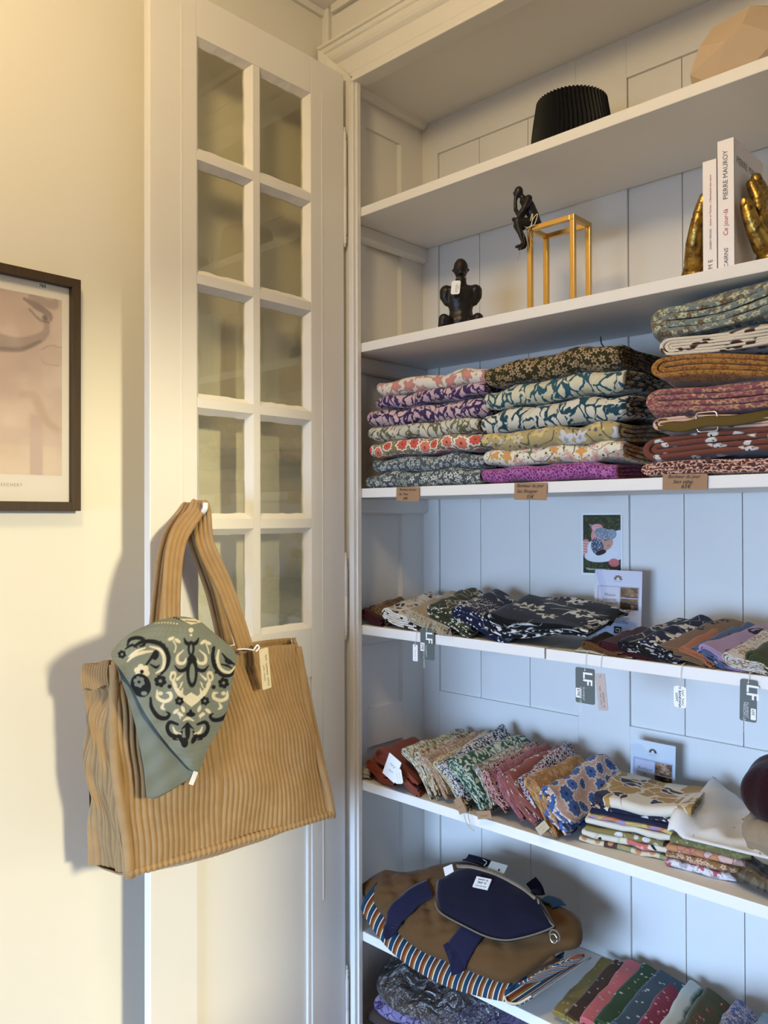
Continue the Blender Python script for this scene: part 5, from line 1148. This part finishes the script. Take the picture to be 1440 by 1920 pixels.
# ------------------------------------------------------------------ corduroy tote hanging on the door hook
n = NT('camel_corduroy'); v = n.obj(); a = n.noise(v, 35, 4).outputs[0]; f_ = n.noise(v, 700, 2).outputs[0]
n.bump(n.math('ADD', n.math('MULTIPLY', f_, .5), n.math('MULTIPLY', a, .5)), .25, .003)
CORD = n.fin(n.mix(a, C('#ab8d64'), C('#947650')), .9, spec=.1, sheen=.35)
tb = thing('corduroy_tote', 'camel brown wide-rib corduroy tote bag hanging from the door hook', 'bag', (.04, -.49, .77))
BLp, BRp = np.array((.064, -.731, .795)), np.array((.120, -.233, .795))
TLp, TRp = atx(208, 1246, .040), atx(553, 1214, .062)
BLb, BRb = np.array((-.050, -.748, .800)), np.array((-.005, -.245, .800)); TLb, TRb = atx(160, 1254, -.004), np.array((.012, -.262, 1.196))
def rib(t, n_): return abs(math.sin(PI*n_*t))**.55
def panel(name, c00, c10, c01, c11, nr, out, nv, bulge, amp, h=.0048, wav=0.0, ph=0.0, drift=None):
    """ribbed cloth panel, ribs run upwards; c00 lower left, c10 lower right, c01 upper left, c11 upper right; out = outward direction"""
    per = 8; nu = nr*per+1; V = []; F = []; out = np.asarray(out, float)
    for j in range(nv):
        b = j/(nv-1)
        for i in range(nu):
            a = i/(nu-1); aa = a+(drift(a, b) if drift else 0)
            p = (c00*(1-aa)+c10*aa)*(1-b)+(c01*(1-aa)+c11*aa)*b
            d = bulge(a, b)+amp*(math.sin(9*a+5*b+ph)*math.sin(7*b+2*a+ph)+.5*math.sin(19*a-8*b+ph))
            p = p+out*(d+h*rib(a, nr))
            if wav: p = p+(c10-c00)/np.linalg.norm(c10-c00)*wav*math.sin(17*b+6*a+ph)*math.sin(PI*b)
            V.append(p)
    for j in range(nv-1):
        for i in range(nu-1): F.append((j*nu+i, j*nu+i+1, (j+1)*nu+i+1, (j+1)*nu+i))
    return mesh(name, V, F, CORD, tb, smooth=True)
nf = np.array((.994, -.112, 0))
fb = lambda a, b: .034*math.sin(PI*a)**.8*math.sin(PI*min(1, b*.92+.04))**.7-.010*math.exp(-((a-.55)/.18)**2-((b-.42)/.25)**2)*0
panel('front_panel', BLp, BRp, TLp, TRp, 42, nf, 70, fb, .0045, wav=.0025, drift=lambda a, b: .034*math.sin(PI*b*1.1)*math.sin(PI*a)*(1 if a > .4 else .4))
panel('back_panel', BLb, BRb, TLb, TRb, 42, (-1, .09, 0), 20, lambda a, b: .001, .0, .002)
DN = np.array((0, 0, -.016))
panel('side_gusset', BLb+DN, BLp+DN*.6, TLb, TLp, 10, (-.15, -1, 0), 60, lambda a, b: -.012*math.sin(PI*a)*(1-b)+.016*math.sin(PI*a)*math.exp(-((b-.55)/.25)**2)-.018*math.sin(PI*a)*math.exp(-((b-.86)/.06)**2), .004, .0045, wav=.010, ph=1.3)
panel('side_gusset', BRp, BRb, TRp, TRb, 10, (.15, 1, 0), 30, lambda a, b: -.02*math.sin(PI*a), .001, .0045)
# bottom: sagging ribbed strip under the welt
panel('bottom_panel', BLb+np.array((0, 0, -.014)), BRb+np.array((0, 0, -.010)), BLp+np.array((.0, .0, -.004)), BRp+np.array((0, 0, -.004)), 42, (.1, 0, -1), 14, lambda a, b: .034*math.sin(PI*b)**.7*(.08+.92*math.sin(PI*a)**.6), .002, .003)
# welt of folded rib ends along the lower front edge
fp = [BLp*(1-t)+BRp*t+nf*(fb(t, .02)+.002)+np.array((0, 0, -.003+.004*math.sin(3*t))) for t in np.linspace(0, 1, 42*6+1)]
tube('bottom_welt', fp, [.0065+.0034*abs(math.sin(PI*42*t)) for t in np.linspace(0, 1, 42*6+1)], CORD, tb, 10)
for nm, p, q, off in (('side_seam', BLp, TLp, .001), ('side_seam', BRp, TRp, .003)):
    p = p+DN*.8; pts = [p*(1-t)+q*t+nf*(off+.003*math.sin(6*t))+np.array((0, .006*math.sin(7*t+1), 0)) for t in np.linspace(0, 1, 24)]; tube(nm, pts, .0105, CORD, tb, 10)
pts = [BRp*(1-t)+TRp*t+np.array((.001, .010, 0)) for t in np.linspace(0, 1, 24)]; tube('side_seam', pts, .0060, CORD, tb, 8)
# gathered top hem, front and left
def hem(name, p, q, out, nr, h=.044, bul=None):
    V = []; F = []; nu = nr*6+1; nv = 7; out = np.asarray(out, float); th = .007
    for sh in (0, 1):
        for j in range(nv):
            b = j/(nv-1)
            for i in range(nu):
                a = i/(nu-1); base = p*(1-a)+q*a; d = .004*rib(a, nr)+.0035*math.sin(PI*b)+(bul(a) if bul else 0)
                V.append(base+out*(d if sh == 0 else d-th)+np.array((0, 0, (b-.85)*h+.003*math.sin(9*a))))
    m_ = nu*nv
    for sh in (0, 1):
        for j in range(nv-1):
            for i in range(nu-1): f = (sh*m_+j*nu+i, sh*m_+j*nu+i+1, sh*m_+(j+1)*nu+i+1, sh*m_+(j+1)*nu+i); F.append(f if sh == 0 else f[::-1])
    for i in range(nu-1): F += [((nv-1)*nu+i, (nv-1)*nu+i+1, m_+(nv-1)*nu+i+1, m_+(nv-1)*nu+i)]
    for j in range(nv-1):
        for i in (0, nu-1): F.append((j*nu+i, (j+1)*nu+i, m_+(j+1)*nu+i, m_+j*nu+i))
    return mesh(name, V, F, CORD, tb, smooth=True)
hem('top_hem', TLp, TRp+np.array((0, -.004, 0)), nf, 42, .046, lambda a: .004+fb(a, .96)*.6)
hem('top_hem', TLb, TLp, (-.15, -1, 0), 10, .050, lambda a: .004)
hem('top_hem', TRp, TRb+np.array((0, .006, 0)), (.15, 1, 0), 9, .046, lambda a: .004)
hem('top_hem', TLb+np.array((-.004, 0, 0)), TRb+np.array((-.004, 0, 0)), (-1, .1, 0), 42, .046)
# handles: ribbed straps over the hook
HK = np.array((-.030+.045, -.534, 1.531))
def strap(name, P, dirs, w, nr=4):
    T = bez(P, 60); N_ = len(T); dd = np.array([np.array([np.interp(t, np.linspace(0, 1, len(dirs)), [d[c] for d in dirs]) for c in range(3)]) for t in np.linspace(0, 1, N_)])
    tg = np.gradient(T, axis=0); tg /= np.linalg.norm(tg, axis=1)[:, None]; sd = dd-tg*(dd*tg).sum(1)[:, None]; sd /= np.linalg.norm(sd, axis=1)[:, None]; nn_ = np.cross(tg, sd)
    per = 6; m_ = nr*per; V = []; F = []
    prof = [(-w/2+w*i/m_, .0020+.0034*rib(i/m_, nr)) for i in range(m_+1)]+[(w/2-w*i/m_, -.0020-.0034*rib(i/m_, nr)) for i in range(m_+1)]
    K = len(prof)
    for i in range(N_):
        for (x, y) in prof: V.append(T[i]+sd[i]*x+nn_[i]*y)
    for i in range(N_-1):
        for q in range(K): q2 = (q+1) % K; F.append((i*K+q, i*K+q2, (i+1)*K+q2, (i+1)*K+q))
    F += [tuple(range(K))[::-1], tuple((N_-1)*K+q for q in range(K))]
    return mesh(name, V, F, CORD, tb, smooth=True)
Ya, Xa = np.array((.1, 1, .0)), np.array((1, .15, 0))
fr_r, fr_l = atx(462, 1222, .098), atx(322, 1240, .098); bk_r, bk_l = atx(424, 1212, .004), atx(292, 1212, .004)
up = lambda x, y, z: HK+np.array((x, y, z))
strap('handle', [fr_r, atx(425, 1110, .080), atx(385, 1020, .055), up(.012, .008, -.012), up(.010, .0, .004), up(.010, -.010, -.016), atx(334, 1010, .050), atx(322, 1100, .080), fr_l], [Ya, Ya, Ya*.7+Xa*.5, Xa, Xa, Xa*.7+Ya*.6, Ya, Ya, Ya], .040)
strap('handle', [bk_r, atx(400, 1110, .006), atx(368, 1010, .000), up(-.026, .007, -.012), up(-.026, .0, -.001), up(-.026, -.010, -.018), atx(316, 1020, .000), atx(302, 1110, .004), bk_l], [Ya, Ya, Ya*.7+Xa*.5, Xa, Xa, Xa*.7+Ya*.6, Ya, Ya, Ya], .038)
# white ribbon and cream hang tag on the front handle
kt = crop(130, 900, 2.462)
def atn(px, py, x): return atx(px, py, x)
rb_ = [atn(*kt(775, 782), .112), atn(*kt(812, 780), .118), atn(*kt(850, 785), .120)]
tube('ribbon', bez(rb_, 12), .0042, WHITE, tb, 8, .35)
def tag_x(name, bl, br, tl, x, mat, parent, r=.002):
    A, B, Cc = atn(*kt(*bl), x), atn(*kt(*br), x), atn(*kt(*tl), x); Mx = basis(A, B-A, Cc-A); return rounded_card(name, np.linalg.norm(B-A), np.linalg.norm(Cc-A), Mx, mat, parent, r, .0009), Mx, np.linalg.norm(B-A), np.linalg.norm(Cc-A)
TAGC = plain(C('#d8c9a4'), .75, name='cream_card')
tg_, Mx, w_, h_ = tag_x('hang_tag', (893, 971), (934, 957), (843, 797), .124, TAGC, tb, .003)
squiggle('handwriting', Mx @ Matrix.Translation((w_*.80, h_*.06, .0005)) @ Matrix.Rotation(PI/2, 4, 'Z'), h_*.78, .0100, BLACK, tg_, 3)
squiggle('handwriting', Mx @ Matrix.Translation((w_*.42, h_*.20, .0005)) @ Matrix.Rotation(PI/2, 4, 'Z'), h_*.40, .0070, BLACK, tg_, 5)
tube('tag_ribbon', bez([atn(*kt(850, 785), .121), atn(*kt(868, 762), .124), atn(*kt(876, 775), .125), atn(*kt(862, 792), .1255)], 14), .0018, WHITE, tb, 6)

# ------------------------------------------------------------------ grey bandana draped over the tote
cv = Paint(.60, .74, '#757c74', .0020)            # 1 mm = 1 px of the close-up
K_, W_, G_ = '#15171b', '#d3ccb4', '#757c74'
S = lambda x, y: ((x-185)*.001, (1360-y)*.001)
def st(pts, r, c, **kw): cv.stroke([S(*p) for p in pts], np.array(r)*.001 if not np.isscalar(r) else r*.001, c, **kw)
def el(x, y, rx, ry, c, rot=0.0): cv.ell(*S(x, y), rx*.001, ry*.001, c, -rot)
def flower(x, y, r, c, cc, n_=6):
    for i in range(n_): a = 2*PI*i/n_+.3; el(x+r*.62*math.cos(a), y+r*.62*math.sin(a), r*.40, r*.40, c)
    el(x, y, r*.26, r*.26, cc)
nz = cv.noise(60, 4, 3); cv.put((nz-.45)*.9, '#828980', .7)
for i in range(9): el(385+i*14, 663-5*math.sin(i*.4), 3.5, 3.5, W_)
for i in range(8): el(484+i*11, 634+i*4, 4.5, 4.5, K_)
cv.poly([S(505, 640), S(595, 642), S(612, 655), S(562, 668)], W_); st([(535, 650), (590, 655)], 2, K_)
el(562, 693, 11, 11, W_); el(562, 716, 6, 6, W_)
st([(530, 730), (540, 752), (562, 758), (585, 752), (597, 730)], [3, 9, 10, 9, 3], K_); el(562, 778, 17, 36, K_); el(562, 780, 6, 20, G_)
for m_ in (0, 1):
    X_ = (lambda x: x) if m_ == 0 else (lambda x: 1128-x)
    st([(X_(528), 785), (X_(500), 812), (X_(502), 842), (X_(528), 845), (X_(540), 822)], [2, 6, 8, 7, 2], W_)
    st([(X_(484), 855), (X_(508), 880), (X_(538), 872), (X_(552), 842)], [2, 8, 9, 4], K_)
    st([(X_(472), 888), (X_(484), 940), (X_(508), 985), (X_(545), 1020), (564, 1040)], [5, 9, 11, 11, 6], W_); el(X_(478), 905, 15, 24, W_, .3 if m_ == 0 else -.3); el(X_(478), 908, 6, 12, G_, .3 if m_ == 0 else -.3)
    for yy in (920, 955, 985): st([(X_(498+(yy-920)*.3), yy), (X_(524), yy-24)], [7, 1.5], W_)
    el(X_(505), 950, 7, 12, G_, .4 if m_ == 0 else -.4)
cv.poly([S(532, 1000), S(562, 980), S(594, 1000), S(563, 1048)], W_)
el(566, 885, 27, 74, K_); el(567, 892, 12, 44, G_); st([(545, 830), (565, 812), (588, 830)], [3, 9, 3], K_)
for x, y, r in ((420, 928, 29), (712, 937, 26), (508, 1020, 21), (626, 1020, 21), (243, 805, 20)): flower(x, y, r, K_, G_)
el(463, 953, 10, 10, K_); el(666, 956, 10, 10, K_)
st([(300, 768), (335, 748), (385, 746), (430, 765), (456, 810), (452, 855), (425, 895)], [6, 9, 11, 11, 11, 10, 6], K_)
for i in range(9): a = -1.9+i*.33; el(402+58*math.cos(a)*1.0, 822+78*math.sin(a), 6, 6, K_)
st([(372, 768), (420, 785), (438, 825), (430, 870), (400, 892)], [3, 7, 8, 7, 3], W_); st([(398, 795), (372, 830), (352, 855), (330, 862)], [10, 6, 5, 3], K_); el(398, 808, 16, 24, K_, .3); st([(372, 850), (400, 865), (415, 855)], [3, 7, 3], K_)
st([(268, 765), (278, 738), (310, 728), (340, 735), (345, 760), (325, 768)], [4, 8, 9, 9, 7, 4], K_); st([(258, 780), (290, 762), (315, 775)], [3, 7, 3], K_)
st([(268, 838), (295, 812), (340, 796), (385, 790)], [3, 8, 8, 3], W_); st([(275, 815), (310, 790), (350, 775)], [3, 6, 3], W_)
flower(335, 885, 36, W_, K_); el(330, 948, 46, 56, K_, -.35); flower(322, 932, 26, G_, K_); el(345, 985, 14, 10, G_)
st([(375, 1005), (380, 1050), (410, 1092), (445, 1100), (462, 1082), (448, 1070)], [5, 9, 11, 10, 7, 3], K_)
st([(742, 1020), (738, 1065), (708, 1100), (668, 1108), (650, 1090), (664, 1078)], [4, 8, 10, 10, 7, 3], K_)
for pts in ([(405, 970), (408, 1005), (440, 1022), (468, 1008), (466, 985), (450, 982)], [(436, 1030), (428, 1050), (440, 1060)], [(730, 975), (726, 1005), (698, 1018), (668, 1006), (668, 985), (684, 982)], [(692, 1030), (700, 1048), (688, 1058)]): st(pts, [3]+[8]*(len(pts)-2)+[3], W_)
el(420, 985, 12, 9, W_); el(712, 985, 11, 9, W_)
st([(668, 772), (662, 815), (672, 862), (705, 900), (745, 900), (768, 872)], [6, 9, 9, 9, 8, 4], K_)
for i in range(7): el(664+i*2-4*math.sin(i), 780+i*18, 7, 7, K_)
st([(690, 785), (684, 830), (700, 872), (738, 888), (766, 862)], [4, 7, 7, 6, 3], W_); el(735, 838, 20, 12, K_, .5); st([(705, 800), (730, 830), (760, 850)], [3, 8, 5], K_); st([(700, 850), (730, 858), (750, 870)], [3, 6, 3], K_)
for x, y, r_ in ((470, 732, -.4), (500, 742, .6), (640, 752, .4), (618, 748, -.6), (492, 1068, -.7), (512, 1082, .5), (525, 1058, 1.2), (612, 1084, -.5), (640, 1066, .7), (600, 1056, -1.2)): el(x, y, 16, 8, W_, r_)
st([(480, 742), (492, 768), (486, 795)], 3, W_); st([(632, 758), (640, 780), (645, 800)], 3, W_); st([(508, 1072), (512, 1100)], 3, W_); st([(615, 1074), (604, 1098)], 3, W_)
el(560, 1082, 22, 12, K_); el(560, 1072, 8, 14, K_); st([(525, 1112), (548, 1100), (575, 1112)], [2, 8, 2], W_)
for m_ in (0, 1):
    X_ = (lambda x: x) if m_ == 0 else (lambda x: 1092-x)
    st([(X_(500), 1128), (X_(465), 1118), (X_(452), 1145), (X_(470), 1178), (X_(508), 1182), (X_(520), 1160)], [6, 9, 9, 10, 9, 4], K_); st([(X_(478), 1140), (X_(490), 1165), (X_(515), 1172)], [3, 7, 3], W_)
    el(X_(515), 1195, 11, 26, K_, -.5 if m_ == 0 else .5); st([(X_(482), 1195), (X_(500), 1200)], [6, 3], K_)
el(546, 1160, 12, 40, K_); el(532, 1212, 17, 24, K_); st([(546, 1125), (530, 1140), (518, 1150)], [7, 5, 2], K_); st([(546, 1125), (562, 1140), (575, 1150)], [7, 5, 2], K_)
def sample(x, y):                                # bilinear colour of the painted cloth at close-up pixels
    u, v = np.clip((x-185)*.001/cv.w*(cv.nx-1), 0, cv.nx-1.01), np.clip((1360-y)*.001/cv.h*(cv.ny-1), 0, cv.ny-1.01)
    i, j = u.astype(int), v.astype(int); fu, fv = (u-i)[..., None], (v-j)[..., None]; c_ = cv.c
    return (c_[j, i]*(1-fu)+c_[j, i+1]*fu)*(1-fv)+(c_[j+1, i]*(1-fu)+c_[j+1, i+1]*fu)*fv
def net(rows, nu, nv):                            # smooth surface of pixel points through control rows
    R_ = np.array(rows, float); A = np.array([bez(list(r), 200)[np.linspace(0, len(bez(list(r), 200))-1, nu).astype(int)] for r in R_])
    out = np.zeros((nv, nu, R_.shape[2]))
    for i in range(nu): c_ = bez(list(A[:, i]), 240); out[:, i] = c_[np.linspace(0, len(c_)-1, nv).astype(int)]
    return out
CLOTHP = paint_mat('printed_muslin', .85, .15)
bd = thing('bandana', 'grey bandana with black and cream paisley print draped over the corduroy tote', 'bandana', (.14, -.66, 1.0))
# last value of each control point: x in metres of the cloth (distance from the door plane grows towards the room)
rows = [[(390, 655, .085), (470, 632, .092), (540, 632, .100), (600, 650, .100), (650, 690, .098)],
        [(270, 715, .100), (400, 690, .118), (555, 700, .128), (660, 745, .124), (745, 770, .112)],
        [(195, 800, .112), (350, 790, .130), (560, 800, .138), (680, 820, .132), (772, 820, .116)],
        [(240, 880, .128), (380, 880, .134), (560, 890, .142), (670, 895, .136), (762, 880, .120)],
        [(290, 960, .120), (420, 965, .138), (560, 975, .146), (660, 975, .138), (747, 960, .122)],
        [(340, 1060, .128), (450, 1060, .142), (555, 1065, .146), (645, 1065, .140), (735, 1040, .126)],
        [(400, 1150, .134), (480, 1150, .142), (550, 1155, .144), (630, 1150, .140), (702, 1130, .128)],
        [(470, 1240, .136), (510, 1245, .140), (550, 1250, .142), (600, 1240, .140), (648, 1225, .132)],
        [(555, 1335, .134), (568, 1341, .134), (580, 1343, .134), (590, 1342, .134), (604, 1333, .132)]]
def cloth_net(name, rows, nu, nv, parent, painted_, thick=.0012):
    Gd = net(rows, nu, nv); top = np.array([[atx(*kt(p[0], p[1]), p[2]+.0018*math.sin(p[0]*.045+p[1]*.02)*math.sin(p[1]*.03)) for p in r] for r in Gd])
    du = np.gradient(top, axis=1); dv = np.gradient(top, axis=0); N_ = np.cross(du, dv); N_ /= np.linalg.norm(N_, axis=2)[..., None]+1e-9
    N_ = np.where(N_[..., :1] < 0, -N_, N_)
    V = np.concatenate([top.reshape(-1, 3), (top-N_*thick).reshape(-1, 3)]); q = nu*nv; F = []
    for sh in (0, 1):
        for j in range(nv-1):
            for i in range(nu-1): f = (sh*q+j*nu+i, sh*q+j*nu+i+1, sh*q+(j+1)*nu+i+1, sh*q+(j+1)*nu+i); F.append(f[::-1] if sh == 0 else f)
    for i in range(nu-1): F += [(i, i+1, q+i+1, q+i), ((nv-1)*nu+i, q+(nv-1)*nu+i, q+(nv-1)*nu+i+1, (nv-1)*nu+i+1)]
    for j in range(nv-1): F += [(j*nu, q+j*nu, q+(j+1)*nu, (j+1)*nu), (j*nu+nu-1, (j+1)*nu+nu-1, q+(j+1)*nu+nu-1, q+j*nu+nu-1)]
    cc = sample(Gd[..., 0].ravel(), Gd[..., 1].ravel()) if painted_ else np.ones((q, 3))*np.array(C('#737a72'))
    return mesh(name, V, F, CLOTHP, parent, smooth=True, cols=np.concatenate([cc, np.ones((q, 3))*np.array(C('#737a72'))]))
cloth_net('printed_layer', rows, 230, 270, bd, True)
rows2 = [[(205, 820, .104), (270, 860, .112), (360, 900, .118)], [(250, 950, .108), (330, 990, .116), (420, 1040, .124)], [(292, 1080, .108), (380, 1120, .120), (480, 1170, .128)],
         [(322, 1210, .110), (420, 1235, .122), (530, 1270, .128)], [(345, 1335, .112), (440, 1345, .120), (595, 1338, .127)], [(358, 1468, .112), (420, 1462, .116), (598, 1352, .127)]]
cloth_net('under_layer', rows2, 40, 60, bd, False, .0012)
tag_x('care_label', (552, 1404), (572, 1410), (590, 1352), .128, WHITE, bd, .0005)
tag_x('kraft_tag', (572, 1388), (600, 1372), (596, 1312), .124, plain(C('#b08a5a'), .8), bd, .002)

# ------------------------------------------------------------------ framed picture on the left wall
xf0 = XW+.001; xf1 = XW+.024
pr_, pb_ = atx(152, 525, xf1), atx(150, 958, xf1); y1, z1, z0 = pr_[1], pr_[2], pb_[2]; y0_ = y1-.40; bw = atx(152, 700, xf1)[1]-atx(136, 700, xf1)[1]
fm = thing('framed_print', 'watercolour print in a dark oak frame on the cream wall', 'picture', (XW, (y0_+y1)/2, z0))
n = NT('dark_oak'); v = n.obj(); mp = n.n('Mapping'); n.put(mp.inputs['Vector'], v); mp.inputs['Scale'].default_value = (60, 60, 4); gr = n.noise(mp.outputs[0], 3, 4).outputs[0]; n.bump(gr, .2, .002)
OAK = n.fin(n.mix(gr, C('#4a3a28'), C('#33271a')), .5)
box('frame_side', xf0, xf1, y1-bw, y1, z0, z1, OAK, fm, .001); box('frame_side', xf0, xf1, y0_, y0_+bw, z0, z1, OAK, fm, .001)
box('frame_side', xf0, xf1, y0_+bw, y1-bw, z1-bw, z1, OAK, fm, .001); box('frame_side', xf0, xf1, y0_+bw, y1-bw, z0, z0+bw, OAK, fm, .001)
xp = XW+.008
box('paper', xf0, xp, y0_+bw-.002, y1-bw+.002, z0+bw-.002, z1-bw+.002, plain((.82, .79, .74), .7, name='art_paper'), fm)
ia, ib = atx(116, 565, xp), atx(116, 892, xp); iy1 = ia[1]; iz1, iz0 = atx(60, 552, xp)[2], ib[2]; iy0 = y0_+bw+(y1-bw-iy1)
W2, H2 = iy1-iy0, iz1-iz0
p = Paint(W2, H2, '#cdb9ae', .0022); D_ = lambda px, py: (lambda q: (q[1]-iy0, q[2]-iz0))(atx(px, py, xp))
nz = p.noise(9, 2, 4); nz2 = p.noise(30, 5, 4); p.put((nz-.35)*2.2, '#e3d6cc', .8); p.put((.42-nz)*4, '#b59e98', .6)
g = np.clip(1-p.Y/(H2*.45), 0, 1); p.put(g*.8, '#ead9c4', .8)  # paler lower part: bright window reflection painted into the print
def ws(px, r, c, a=.6, blur=.004): p.stroke([D_(*q) for q in px], np.array(r)*.001, c, a, blur)
ws([(0, 640), (30, 645), (60, 640), (85, 625), (88, 600)], [16, 14, 12, 8, 5], '#8c7a76', .6); ws([(0, 655), (40, 655), (75, 640)], [5, 5, 3], '#6f605e', .6, .003)
ws([(45, 560), (70, 575), (92, 590), (95, 600)], [3, 8, 6, 3], '#6e6060', .7, .002); ws([(60, 558), (100, 572), (104, 562)], [8, 10, 5], '#94827e', .6); el2 = lambda x, y, r, c, a: p.ell(*D_(x, y), r*.001, r*.001, c, 0, a, .003)
el2(84, 596, 6, '#54443c', .8); ws([(55, 580), (75, 600), (92, 605)], [2, 3, 2], '#5c5050', .6, .0015)
el2(98, 668, 24, '#c3afa6', .6); ws([(78, 655), (95, 648), (115, 652)], [1.2, 1.2, 1.2], '#9a8680', .7, .001); ws([(76, 668), (85, 682), (110, 686)], [1, 1.2, 1], '#a89488', .6, .001)
ws([(40, 740), (62, 742), (75, 765), (88, 790), (108, 808)], [6, 10, 10, 8, 8], '#b39a86', .5, .008)
p.rect(*D_(56, 892), *D_(80, 778), '#c4afa8', .8, .003); p.rect(*D_(0, 832), *D_(116, 808), '#cdbab2', .5, .004); p.put((nz2-.5)*1.2, '#d8c4b8', .3)  # crossed bars: muntins of the reflected window painted in; then random mottling
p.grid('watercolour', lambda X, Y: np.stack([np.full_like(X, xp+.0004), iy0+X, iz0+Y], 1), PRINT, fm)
Mt = lambda px, py: basis(atx(px, py, xp+.0006), (0, 1, 0), (0, 0, 1))
words('lettering', 'ESCHERT', .0085, Mt(42, 912), plain((.42, .33, .24), .6), fm, 0, 'RIGHT', space=1.35)
a_, b_, c_ = atx(71, 540, xp+.001), atx(90, 545, xp+.001), atx(71, 527, xp+.001); Ms = basis(a_, (0, 1, 0), (0, 0, 1)); ps = rounded_card('price_sticker', b_[1]-a_[1], .013, Ms, WHITE, fm, .001, .0004); words('lettering', '78€', .0095, Ms @ Matrix.Translation((.002, .003, .0004)), BLACK, ps, .1, bold=.0002)
box('glass', XW+.013, XW+.0145, y0_+bw-.001, y1-bw+.001, z0+bw-.001, z1-bw+.001, glass_mat('picture_glass', (.97, .97, .97), .05, .0), fm)
